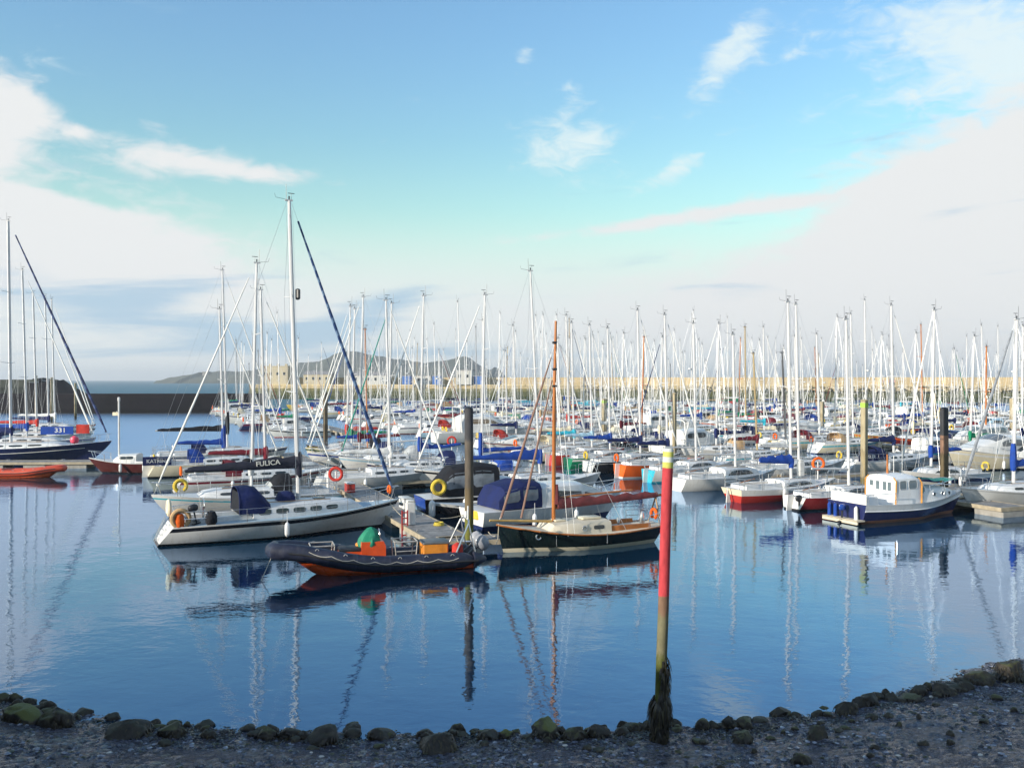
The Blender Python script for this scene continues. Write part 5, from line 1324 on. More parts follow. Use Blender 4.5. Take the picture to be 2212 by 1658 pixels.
    mb = MB(); mb.rbox((-2.9, .0, 1.0), (.9, 1.1, .45), .04); mb.build('engine_box', WW, root)
    mb = MB(); mb.box((-3.86, 0, 1.2), (.03, 2.3, .5)); mb.build('stern_cloth', paint('white dodger', (.72, .70, .66), .7, .1), root)
    mb = MB(); mb.tube([(-.9, .35, 2.2), (-.92, .35, 3.2)], [.06, .035], 8); mb.lathe((-.92, .35, 3.2), [(.05, 0), (.07, .05), (.02, .14)], 8, 1); mb.build('signal_mast', [VARNISH, DARKP], root)
    mb = MB(); mb.tube([(-.6, -.3, 2.2), (-.6, -.3, 4.9)], .014, 5); mb.tube([(-.2, .6, 2.1), (-.2, .6, 3.1)], .02, 5); mb.build('antenna', gel('white'), root)
    mb = MB(); mb.box((-4.2, 0, .2), (.5, 2.3, .06)); mb.box((-4.42, 0, .14), (.06, 2.3, .2)); mb.build('swim_platform', paint('cream platform', (.62, .55, .42), .6, .1), root)
    for y in (-.75, .6, 1.0): 
        mb = MB(); mb.tube([(-4.12, y, .2), (-4.12, y, .78)], [.1, .1], 10); mb.lathe((-4.12, y, .74), [(.1, 0), (.06, .1), (.02, .14)], 10); mb.build('fender', gel('royal blue') if y > 0 else gel('white'), root)
    outboard(root, (-4.3, -.1, .62), s=.75, cowl=gel('royal blue'))
wheelhouse()
# ------------------------------------------------------------------ named places in the rows
YG = 'sailing yachts in the marina'
def sail(stern, ang, L, label, mats, Hm, **kw):
    r, h, c = yacht(L=L, Hm=Hm, mats=mats, **kw); X, Y = stern_to(stern[0], stern[1], ang, L); put(r, X, Y, ang, label, 'sailing yacht', YG); return r, h
def yard(stern, ang, L, label, mats, Hm, **kw): return sail(stern, ang, L, label, mats, Hm, **kw)
# left of the near pontoon, beyond FULICA
r_, h_ = sail((-9.4, 49.3), 205, 9.9, 'white yacht with turquoise stripe, yellow lifebuoy at its outer end, behind FULICA', hexmats('white', 'turquoise', cover='light grey', hood='black'), 11.9, spread=2, buoy=None, stripe=(.16, .24), mastx=.0, furl_r=.040, zb=1.15, seed=4)
horseshoe(r_, (3.6, .7, 1.6), 'yellow', .28, .1, 'y'); 
rb = MB(); rb.lathe((.2, 0, 2.2), [(.05, 0), (.3, .08), (.33, .3), (.25, .55), (.1, .62)], 10); rb.build('mast_bag', cloth('black'), r_)
sail((-20.9, 54.5), 24, 10.0, 'white yacht with maroon sprayhood and maroon boom cover beyond FULICA', hexmats('white', 'maroon', cover='maroon', hood='maroon'), 11.4, spread=1, buoy='orange', tr=.5, furl_r=.045, seed=5)
r_, h_ = sail((-26.2, 63.6), 24, 9.4, 'cream yacht with bright blue boom cover and blue dodger lettered KATRINA', hexmats('cream', 'cream', cover='royal blue', hood='royal blue'), 10.9, spread=1, buoy='yellow', rudder=True, seed=6, cover_kw=dict(collar=1.3))
dg = MB(); dg.box((-4.05, -.95, 1.22), (1.9, .03, .62)); d_ = dg.build('dodger', cloth('navy blue'), r_)
text_mesh('lettering', 'KATRINA', .36, cloth('white'), d_, Matrix.Translation((-4.0, -.972, 1.2)) @ Matrix.Rotation(R(90), 4, 'X'), squash=1.0)
sail((-29.6, 71.6), 24, 11.3, 'tall-masted white yacht with black boom cover, outermost beyond the KATRINA yacht', hexmats('white', 'navy blue', cover='black', hood='navy blue'), 14.8, spread=2, seed=7, boom_z=1.5, cover_kw=dict(collar=1.5, hm=.6), boom_L=5.6)
r_, h_, c_ = motorboat(6.2, 2.3, .8, .8, 1.15, 'brown', 'brown', [(-.6, .8, .8, 1.45), (.7, .75, .8, 1.4), (1.1, .6, .85, 1.1)], [(-.4, .6, .45, .78, 'round')], None, transom='white', boot='black')
X, Y = (-28.6, 66.6); put(r_, X, Y, 184, 'brown-red launch with a white pole mast lying off the KATRINA yacht', 'motor boat', 'motor boats')
mb = MB(); mb.tube([(.9, 0, 1.2), (.9, 0, 5.4)], .07, 7); mb.tube([(.9, 0, 4.6), (.9, .5, 4.6)], .03, 5); mb.lathe((.9, 0, 5.4), [(.1, 0), (.1, .25), (.02, .3)], 8); mb.build('pole_mast', gel('white'), r_)
fl = MB(); fl.loft([[(.9 + k * .12, .04 * sin(k), z) for k in range(5)] for z in (4.3, 4.55)], 0, False, (False, False)); fl.build('flag', cloth('cream'), r_)
# far left group: bows to the right
r_, h_ = sail((-50.6, 75.4), 3, 16.2, 'large navy blue yacht at far left with a navy rolled headsail', hexmats('navy blue', 'navy blue', cover='navy blue', hood='navy blue'), 18.9, zs=1.2, zm=1.2, zb=1.75, spread=2, furl=SPIRAL_NAVY, furl_r=.075, hood=False, B=4.4, mastx=-.02, fend=0, over=1.8, mr=.15, rake=.01)
st = MB(); 
for s in (1, -1): st.tube([(h_.x_at(t, 1.1), s * (h_.w_at(t, h_.sheer(t) - .42) + .006), h_.sheer(t) - .42) for t in [.3 + i * .06 for i in range(11)]], .03, 4)
st.build('cove_line', gel('white'), r_)
mb = MB(); mb.lathe((5.4, -1.0, 1.55), [(.05, 0), (.3, .12), (.36, .35), (.3, .55), (.06, .7)], 12); mb.build('pink_buoy', paint('pink buoy', (.75, .06, .12), .4), r_)
lef = [((-55, 85), 14, 15.2, 'white', 'royal blue', 'royal blue', 'white yacht with blue cover numbered 331 behind the big navy yacht', -.485),
       ((-58, 93), 13, 14.5, 'white', 'grey', 'red', 'white yacht with red flag-like cover second behind the big navy yacht', -.487),
       ((-62, 102), 12.5, 15, 'light grey', 'navy blue', 'navy blue', 'light grey yacht with navy cover third behind the big navy yacht', -.483),
       ((-66, 111), 12.5, 15.5, 'white', 'red', 'white', 'white yacht with red stripe and white cover farthest behind the navy yacht', -.482)]
for k, (st_, L, Hm, hc, sc_, cc, lab, q) in enumerate(lef):
    y = st_[1]; bowx = q * y * .985; sx = bowx - L * .96
    r_, h_ = sail((sx, y - .5), 4, L, lab, hexmats(hc, sc_, cover=cc, hood='navy blue'), Hm + (.8 if k == 0 else 0), spread=2, furl_r=.045, fend=1, mastx=.04 + .02 * k, seed=k, zs=1.0, zm=1.05, zb=1.45, over=1.4, B=3.9)
    if k == 0:
        bn = MB(); bn.box((-.2 + 4.2, -1.55, 2.2), (3.0, .03, .75)); b_ = bn.build('weather_cloth', cloth('royal blue'), r_)
        text_mesh('lettering', '331', .6, cloth('white'), b_, Matrix.Translation((4.3, -1.572, 2.2)) @ Matrix.Rotation(R(90), 4, 'X'), squash=1.2)
        rf = MB(); rf.loft([[(5.75 + k2 * .3, -1.55 + .05 * sin(k2 * 2), z) for k2 in range(5)] for z in (1.9, 2.3, 2.75)], 0, False, (False, False)); rf.build('flag', cloth('red'), r_)
# right of the near pontoon, behind the cruisers
sail((-3.4, 51.5), 22, 9.6, 'white yacht with a royal blue boom cover right behind the blue-canopied cruiser', hexmats('white', 'white', cover='royal blue', hood='grey'), 12.2, spread=1, mastx=.07, cover_kw=dict(hm=.75, he=.18, collar=.5), boom_L=4.8, rake=.05, furl=None, seed=9, hood=False, mr=.075)
sail((2.2, 60.6), 202, 9.2, 'white yacht with a vertical blue mast cover and blue sail bundle on its boom', hexmats('white', 'black', cover='royal blue', hood='royal blue'), 11.3, spread=2, mastx=.0, cover_kw=dict(hm=.34, collar=1.2, drop=.4), seed=2, furl_r=.045)
sail((-2.0, 64.5), 202, 8.7, 'white yacht with blue sprayhood, slack blue sail cover, behind the vertical blue mast cover', hexmats('white', 'navy blue', cover='royal blue', hood='navy blue'), 11.6, spread=2, seed=12, cover_kw=dict(hm=.4, collar=.7, sag=.15))
sail((-12.5, 55.5), 22, 8.9, 'grey-hulled low yacht with orange bag on deck right of the near pontoon', hexmats('light grey', 'light grey', cover='white', hood='grey'), 10.8, hood=False, seed=31)
sail((-5.0, 69.5), 202, 8.6, 'white yacht with green rolled headsail and bare boom among the left masts', hexmats('white', 'pale blue', cover='grey', hood='grey'), 11.5, furl=paint('green rolled sail edge', (.02, .22, .18), .8), cover=False, seed=13)
sail((-7.4, 74), 202, 9.6, 'white yacht with maroon boom cover and navy hood among the left masts', hexmats('white', 'royal blue', cover='maroon', hood='navy blue'), 12.4, seed=14)
sail((-9.2, 78.5), 202, 9.0, 'cream yacht with green boom cover among the left masts', hexmats('cream', 'dark green', cover='green', hood='black'), 11.8, seed=15)
# row with the coloured transoms, nearest first
T = (lambda *a, **k: sail(*a, **k))
T((15.0, 47.6), 24, 7.4, 'dark red yacht with red and white rust-streaked transom, nearest the wheelhouse boat', hexmats('dark red', 'dark red', 'black', 'white', cover='white', hood='white'), 9.2, hood=False, cover=False, rudder=True, spread=1, zs=.72, zm=.72, zb=1.0, motor=True, furl=None, winshape='arch', tr=.2, seed=3, mastx=.05)
r_, h_ = T((12.5, 50.6), 24, 7.8, 'white over orange-red yacht with a blue bundled sail, left of the dark red yacht', hexmats('white', 'white', 'red', 'cream', cover='royal blue', hood='navy blue'), 10.4, hood=False, zs=.78, zm=.75, zb=1.05, spread=1, tr=-.25, boot=.42, winshape='arch', cover_kw=dict(hm=.6, he=.35, collar=.2), boom_L=2.4, furl=None, seed=8, rudder=True)
rb = MB(); rb.rbox((-3.95, .3, .42), (.06, .12, .5), .02); rb.build('transom_bracket', gel('red'), r_)
T((10.3, 55.8), 24, 8.0, 'long white yacht with dark dashed gunwale line just right of the red beacon post', hexmats('white', 'white', 'white', cover='white', hood='white'), 8.6, hood=False, cover=False, zs=.8, zm=.78, zb=1.1, stripe=(.03, .07), winshape='arch', spread=1, tr=.15, furl=None, fend=0, roof_h=.55, seed=1, mastx=.08, over=1.1)
T((9.2, 60.4), 24, 7.2, 'small white yacht with bright turquoise transom behind the red beacon post', hexmats('white', 'white', 'turquoise', 'turquoise', cover='grey', hood='grey'), 9.6, hood=False, cover=False, zs=.85, winshape='arch', tr=.1, furl=None, seed=2, rudder=True)
T((7.6, 63.2), 24, 7.4, 'bright orange yacht seen by its broad orange transom', hexmats('orange', 'orange', 'white', 'orange', cover='navy blue', hood='grey'), 10.4, hood=False, zs=.95, winshape='arch', tr=.1, rudder=True, buoy='orange', seed=4)
T((5.6, 66.4), 24, 8.4, 'black hulled yacht with white cove line and white transom, navy boom cover', hexmats('black', 'white', 'black', 'white', cover='navy blue', hood='white'), 11.0, hood=False, stripe=(.12, .15), winshape='arch', tr=.2, buoy='yellow', seed=5)
T((4.3, 69.6), 24, 7.0, 'green yacht with ropes over its green transom between black and red yachts', hexmats('green', 'white', 'green', 'green', cover='royal blue', hood='grey'), 9.8, hood=False, winshape='arch', tr=.1, buoy='white', seed=6)
T((3.0, 72.4), 24, 7.2, 'red yacht with red transom between the green and the cream yachts', hexmats('red', 'red', 'red', 'red', cover='pale blue', hood='grey'), 10.2, hood=False, winshape='arch', tr=.1, seed=7, rudder=True)
T((1.6, 75.2), 24, 7.4, 'cream transomed white yacht between the red and the yellow boats', hexmats('cream', 'white', 'black', 'cream', cover='turquoise', hood='grey'), 10.6, hood=False, tr=.3, seed=8)
T((.9, 78.8), 24, 6.8, 'yellow yacht with a bright yellow transom', hexmats('yellow', 'yellow', 'yellow', 'yellow', cover='royal blue', hood='grey'), 9.4, hood=False, tr=.1, seed=9)
r_, h_, c_ = motorboat(7.6, 2.7, .9, .95, 1.25, 'white', 'dark red', [(-1.5, 1.0, .9, 1.75), (.3, 1.0, .95, 1.75), (1.9, .7, 1.1, 1.3), (2.3, .4, 1.15, 1.2)], [(-1.2, .6, .4, .75, 'round')], (.4, 1.6), glass=PALEGLASS, stripe_at=(.05, .14))
put(r_, .6, 83.6, 204, 'white motor cruiser with dark red gunwale band and red script name on its bow', 'motor boat', 'motor boats')
text_mesh('lettering', 'Ferdia', .62, paint('red script', (.4, .08, .04), .5), r_, Matrix.Translation((1.1, h_.w_at(h_.t_of(1.1), .6) + .05, .52)) @ Matrix.Rotation(R(171), 4, 'Z') @ Matrix.Rotation(R(80), 4, 'X'), shear=.3)
r_, h_, c_ = motorboat(11.5, 3.7, 1.2, 1.25, 1.7, 'white', 'white', [(-3.2, 1.45, 1.15, 2.8), (-2.6, 1.5, 1.15, 3.1), (.6, 1.45, 1.2, 3.05), (2.6, 1.1, 1.4, 2.1), (4.2, .5, 1.55, 1.75)], [(-1.9, .2, .5, .78, 'round'), (.4, 2.2, .45, .74, 'wedge')], (.8, 2.4), glass=paint('brown tinted window', (.20, .15, .10), .12, .1), arch=(-3.0, 4.0, 1.5))
put(r_, -3.2, 99, 22, 'big white flybridge cruiser with brown tinted side screen in the middle distance', 'motor boat', 'motor boats')
# right edge
r_, h_ = sail((32.4, 50.9), 203, 9.2, 'pale grey yacht at the right edge with bow towards the wheelhouse boat', hexmats('light grey', 'grey', 'navy blue', cover='royal blue', hood='navy blue'), 9.0, stripe=(.05, .12), furl=paint('grey rolled sail', (.22, .24, .27), .7, .25, 4), furl_r=.06, hood=False, seed=3, fend=0, cover_kw=dict(collar=1.2, drop=.3))
bg_ = MB(); bg_.rbox((-.4, .55, 1.62), (.35, .3, .6), .06); bg_.build('yellow_bag', cloth('yellow'), r_)
mf = empty('mooring_float', (*ground(2085, 1092, 0), 0), R(20)); tag(mf, 'cream block-shaped float between the wheelhouse boat and pale grey yacht', 'float'); mb = MB(); mb.rbox((0, 0, .22), (2.3, 1.5, .62), .06); mb.build('float_block', paint('cream float', (.50, .46, .36), .7, .15, 3, dirt=.5), mf); mb = MB(); mb.box((0, 0, .56), (2.36, 1.56, .06)); mb.build('float_deck', EDGE, mf)
sail((31.6, 59.4), 203, 7.6, 'white yacht with royal blue boom cover and yellow lifebuoy behind the pale grey yacht', hexmats('white', 'navy blue', cover='royal blue', hood='navy blue'), 10.2, hood=False, winshape='arch', buoy='yellow', seed=11, mastx=.13, stripe=(.3, .6))
r_, h_, c_ = motorboat(9.6, 3.2, 1.15, 1.25, 1.75, 'cream', 'white', [(-2.6, 1.25, 1.15, 2.6), (-.6, 1.3, 1.2, 2.7), (.8, 1.2, 1.3, 2.3), (2.6, .9, 1.5, 1.85), (3.7, .3, 1.65, 1.75)], [(-2.2, .2, .45, .78, 'round')], (-.5, .7), glass=paint('grey tinted window', (.12, .13, .14), .12))
put(r_, 37.5, 69.5, 205, 'tall cream motor cruiser at the right edge with a grey tinted windscreen', 'motor boat', 'motor boats')
r_, h_, c_ = motorboat(8.4, 2.9, 1.05, 1.1, 1.5, 'white', 'white', [(-3.0, 1.15, 1.0, 2.55), (-2.2, 1.2, 1.0, 2.7), (.5, 1.15, 1.1, 2.6), (1.6, .95, 1.2, 2.05), (2.6, .6, 1.3, 1.6)], [(-2.6, -1.4, .55, .84, 'round'), (-1.1, -.2, .55, .84, 'round'), (.1, .9, .5, .8, 'round')], (.7, 1.5), glass=PALEGLASS, boot='navy blue')
put(r_, 44.6, 85.0, 205, 'white cabin cruiser with three pale side windows and portholes above a navy hull foot', 'motor boat', 'motor boats')
for s in (1, -1):
    for x in (-.2, .6):
        pm = MB(); pm.lathe((0, 0, 0), [(.11, 0), (.11, .012), (.002, .013)], 12); p = pm.build('porthole', GLASS, r_); p.location = (x, s * (h_.w_at(h_.t_of(x), .85) + .01), .85); p.rotation_euler = (R(-90 * s), 0, 0)
r_, h_ = sail((24.6, 66.5), 22, 9.4, 'white yacht with navy dodger lettered CHISLER behind the lime-banded pile', hexmats('white', 'grey', 'navy blue', cover='navy blue', hood='navy blue'), 11.4, stripe=(.14, .17), tr=.5, buoy='yellow', seed=14, cover_kw=dict(hm=.6, he=.1, collar=.1))
dg = MB(); dg.box((-3.1, -1.22, 1.3), (1.9, .03, .72)); d_ = dg.build('dodger', cloth('navy blue'), r_); text_mesh('lettering', 'CHISLER', .36, cloth('white'), d_, Matrix.Translation((-3.1, -1.242, 1.24)) @ Matrix.Rotation(R(90), 4, 'X'))
r_, h_ = sail((15.4, 61.0), 22, 9.6, 'white yacht with a racing number on its bow, behind the long white yacht', hexmats('white', 'white', cover='white', hood='white'), 11.0, hood=False, cover=False, furl=None, winshape='arch', stripe=(.03, .07), seed=4)
text_mesh('lettering', 'IRL 32194', .26, DARKP, r_, Matrix.Translation((2.3, -h_.w_at(h_.t_of(2.3), .62) - .05, .62)) @ Matrix.Rotation(R(8), 4, 'Z') @ Matrix.Rotation(R(82), 4, 'X'))

# mooring lines and gear on the near pontoon
ROPE = paint('mooring rope', (.42, .38, .3), .9, .2, 6)
def line(a, b, sag, label):
    a, b = Vector(a), Vector(b); mb = MB(); mb.tube([a.lerp(b, i / 10) - Vector((0, 0, sag * 4 * (i / 10) * (1 - i / 10))) - a for i in range(11)], .017, 5)
    o = mb.build('mooring_line', ROPE); o.location = a; tag(o, label, 'rope')
line((-5.9, 42.4, 1.2), (-4.6, 40.2, .58), .15, 'pale rope from the bow of the FULICA yacht to the near pontoon')
line((-.4, 35.8, 1.0), (-1.0, 37.4, .58), .25, 'pale rope from the bow of the dark green cutter to the pontoon')
line((-1.9, 33.9, .7), (-2.3, 36.4, .58), .12, 'short rope from the stern of the black inflatable to the pontoon')
line((-1.6, 41.9, .9), (-3.3, 41.0, .58), .12, 'rope from the stern of the blue-canopied cruiser to the pontoon')
def dockbox(t, s, label, c):
    x, y = at_p(A0, t, s); o = empty('dock_box', (x, y, .505), R(PA)); tag(o, label, 'dock box'); mb = MB(); mb.rbox((0, 0, .25), (.9, .45, .5), .04); mb.build('box_body', gel(c), o); mb = MB(); mb.rbox((0, 0, .53), (.96, .5, .08), .03); mb.build('lid', gel('light grey'), o)
dockbox(9.0, .62, 'white dock box on the near pontoon beyond the white service post', 'white')
dockbox(16.5, -.62, 'red dock box on the near pontoon by the lifebuoy stand', 'red')
x, y = at_p(A0, 3.2, .55); hc_ = MB()
for k in range(5): hc_.ring((0, 0, .03 + .028 * k), .24 - .012 * k, .016, 'z', n=16, k=5)
o = hc_.build('hose', paint('yellow hose', (.5, .4, .05), .6)); o.location = (x, y, .505); tag(o, 'coiled yellow hose lying on the near pontoon deck', 'hose')
# ------------------------------------------------------------------ the rest of the fleet
TEMPL = {}
def template(kind, lod):
    near = lod == 0; k = kind
    V = [dict(L=7.0, Hm=8.6, zs=.72, zm=.74, zb=1.0, spread=1, hood=False, winshape='arch', tr=.15, rudder=True, over=.6),
         dict(L=7.8, Hm=9.6, zs=.78, zm=.8, zb=1.1, spread=1, tr=.3, over=.7),
         dict(L=8.6, Hm=10.6, zs=.85, zm=.86, zb=1.18, spread=1, tr=.5, over=.9, buoy='yellow'),
         dict(L=9.6, Hm=12.0, zs=.9, zm=.95, zb=1.3, spread=2, tr=.55, buoy='orange'),
         dict(L=10.6, Hm=13.4, zs=.95, zm=1.0, zb=1.36, spread=2, tr=.6, radar=(.45, 1, 'dome')),
         dict(L=11.8, Hm=14.6, zs=1.05, zm=1.1, zb=1.5, spread=2, tr=-.3, over=1.3, roof_h=.5)][k]
    V = dict(V)
    if not near: V['fend'] = 1
    return yacht(near=near, seed=k, furl_r=.036, **V)[0]
names = list(range(6))
MOT = {}
def motor_template(k):
    C = [dict(L=7.0, B=2.6, zs=.8, zm=.85, zb=1.2, cab=[(-1.4, .95, .8, 1.9), (.4, .95, .85, 1.95), (1.6, .7, 1.0, 1.35), (2.2, .3, 1.1, 1.2)], win=[(-1.1, .4, .45, .78, 'round')], screen=(.5, 1.4), motor=.15),
         dict(L=9.0, B=3.1, zs=1.0, zm=1.05, zb=1.45, cab=[(-2.2, 1.2, 1.0, 2.4), (.2, 1.2, 1.05, 2.5), (1.8, .9, 1.2, 1.75), (3.0, .35, 1.35, 1.45)], win=[(-1.8, .2, .45, .78, 'round')], screen=(.4, 1.6), arch=(-2.0, 3.3, 1.25)),
         dict(L=6.0, B=2.3, zs=.7, zm=.7, zb=1.0, cab=[(.2, .85, .7, 1.5), (1.0, .8, .75, 1.45), (1.9, .4, .85, 1.0)], win=[(.3, .9, .4, .75, 'round')], screen=(1.0, 1.6), motor=.7)]
    return motorboat(**C[k])[0]
used = set()
HULLW = ['white'] * 90 + ['cream'] * 10 + ['light grey'] * 6 + ['navy blue'] * 8 + ['red'] * 4 + ['dark red'] * 4 + ['dark green'] * 3 + ['black'] * 3 + ['pale blue'] * 3 + ['royal blue'] * 2 + ['yellow'] * 2
COVW = ['navy blue'] * 24 + ['royal blue'] * 14 + ['maroon'] * 7 + ['light grey'] * 22 + ['white'] * 26 + ['cream'] * 8 + ['red'] * 6 + ['green'] * 5 + ['black'] * 6 + ['turquoise'] * 4 + ['tan'] * 3
HOODW = ['navy blue', 'royal blue', 'black', 'maroon', 'light grey', 'tan', 'green', 'red', 'cream']
STRW = [None, 'navy blue', 'royal blue', 'red', 'dark green', 'black', 'turquoise', 'yellow', 'maroon', 'orange']
PLACE = {}
berths = []
def lane(p0, t0, t1, side, where, step=4.25):
    t = t0
    while t < t1:
        berths.append((p0, t + rng.uniform(-.2, .2), side, where)); t += step * rng.uniform(.92, 1.1)
lane(A0, 40, 46, 1, 'near pontoon'); lane(A20, 2, 86, -1, 'far left pontoon')
lane(B0, 40, 178, -1, 'first long pontoon, left side'); lane(B0, 24, 178, 1, 'first long pontoon, right side'); 
lane(C0, 17, 168, -1, 'second long pontoon, left side'); lane(C0, 17, 168, 1, 'second long pontoon, right side')
lane(D0, 39, 156, -1, 'third long pontoon, left side'); lane(D0, 39, 156, 1, 'third long pontoon, right side')
lane(E0, 60, 145, -1, 'fourth long pontoon, left side'); lane(E0, 62, 145, 1, 'fourth long pontoon, right side')
lane(F0, 83, 134, -1, 'last pontoon before the pier')
jobs = []
for (p0, t, side, where) in berths:
    if rng.random() < .07: continue
    x, y = at_p(p0, t)
    if rng.random() < .17:
        jobs.append(('m', rng.choice((0, 0, 1, 2)), p0, t, side, where)); continue
    k = rng.choices(names, (3, 4, 4, .6, 0, 0) if y < 85 else (2, 4, 4, 3, .8, .2) if y < 115 else (2, 3, 4, 4, 2.2, .8))[0]
    jobs.append(('s', k, p0, t, side, where))
TL = {0: 7.0, 1: 7.8, 2: 8.6, 3: 9.6, 4: 10.6, 5: 11.8}; ML = {0: 7.0, 1: 9.0, 2: 6.0}
roots = {}
for j in jobs:
    x, y = at_p(j[2], j[3], 0); key = (j[0], j[1], 0 if (y < 105 and j[0] == 's') else 1)
    if key not in roots:
        roots[key] = template(j[1], key[2]) if j[0] == 's' else motor_template(j[1])
TAB = child_table(); first = {}
trees = {k: (r_, tree_of(r_, TAB)) for k, r_ in roots.items()}
def flat_list(n): return [n[0]] + [q for c in n[1] for q in flat_list(c)]
fresh = {k: True for k in trees}
def sizeword(L): return 'small' if L < 7.5 else ('large' if L > 10 else '')
plan = []
for j in jobs:      # copies first, so that no copy inherits a changed slot
    x, y = at_p(j[2], j[3], 0); key = (j[0], j[1], 0 if (y < 105 and j[0] == 's') else 1)
    if fresh[key]: objs = flat_list(trees[key]); fresh[key] = False
    else: objs = copy_tree(trees[key])
    plan.append((j, key, objs))
HEADW = ['white'] * 7 + ['navy blue', 'royal blue', 'light grey', 'maroon', 'green']
for (j, key, objs) in plan:
    kind, k, p0, t, side, where = j; L = TL[k] if kind == 's' else ML[k]; o = objs[0]
    bowin = rng.random() < .78
    head = HANG + (0 if (side < 0) == bowin else 180) + rng.uniform(-2, 2)
    x, y = at_p(p0, t, side * (1.35 + L / 2 + rng.uniform(0, .5)))
    o.location = (x, y, 0); o.rotation_euler[2] = R(head)
    hooded = kind == 's' and k != 0 and rng.random() < .55
    for _ in range(400):
        hc = rng.choice(HULLW); cc = rng.choice(COVW); hd = rng.choice(HOODW); sc_ = rng.choice(STRW)
        if sc_ == hc: continue
        sz = sizeword(L)
        if kind == 's':
            lab = (sz + ' ' if sz else '') + hc + ' yacht with ' + cc + ' boom cover'
            if hooded: lab += ', ' + hd + ' hood'
            if sc_: lab += ', ' + sc_ + ' stripe'
        else:
            lab = (sz + ' ' if sz else '') + hc + ' motor boat' + (' with ' + sc_ + ' stripe' if sc_ else ' without stripe')
        if lab not in used: break
    used.add(lab); lab2 = lab + ', ' + where
    if len(lab2.split()) > 16: lab2 = lab
    if kind == 's': tag(o, lab2, 'sailing yacht', YG)
    else: tag(o, lab2, 'motor boat', 'motor boats')
    boot = rng.choice(('black', 'navy blue', 'red', 'dark red', 'white', 'royal blue', 'black'))
    if kind == 's':
        mp = {'slot hull': gel(hc), 'slot stripe': gel(sc_ or hc), 'slot boot': gel(boot), 'slot transom': gel(hc if rng.random() < .8 else 'white'), 'slot cover': cloth(cc), 'slot hood': cloth(hd)}
        if rng.random() < .3: mp['rolled sailcloth'] = cloth(rng.choice(('navy blue', 'royal blue', 'light grey', 'maroon', 'green', 'navy blue')))
        if rng.random() < .16:
            mp['mast aluminium'] = rng.choice((paint('gold anodised mast', (.36, .27, .14), .4, .1, 2), paint('dark mast', (.06, .06, .065), .4, .1, 2), paint('grey mast', (.28, .29, .31), .4, .1, 2), VARNISH))
        recolour(objs, mp)
        if rng.random() < .72:
            for q in [q for q in objs if q.name.split('.')[0] == 'furled_sail']: objs.remove(q); bpy.data.objects.remove(q)
        if not hooded:
            for q in [q for q in objs if q.name.split('.')[0] == 'sprayhood']:
                for c_ in [c_ for c_ in objs if c_.parent == q]: objs.remove(c_); bpy.data.objects.remove(c_)
                objs.remove(q); bpy.data.objects.remove(q)
        f_ = rng.uniform(.93, 1.06); o.scale = (f_, f_ * rng.uniform(.96, 1.05), f_ * rng.uniform(.94, 1.1))
        s = rng.uniform(.84, 1.14)
        for q in objs:
            if q.name.split('.')[0] == 'mast': q.scale = (1, 1, s)
        o.rotation_euler[0] = R(rng.uniform(-1.0, 1.0)); o.rotation_euler[1] = R(rng.uniform(-.9, .6))
    else:
        recolour(objs, {'gelcoat white': gel(hc if rng.random() < .5 else 'white'), 'gelcoat navy blue': gel(sc_ or hc), 'gelcoat black': gel(boot)})
print('BOATS', len(plan), 'objects', len(COL.objects))
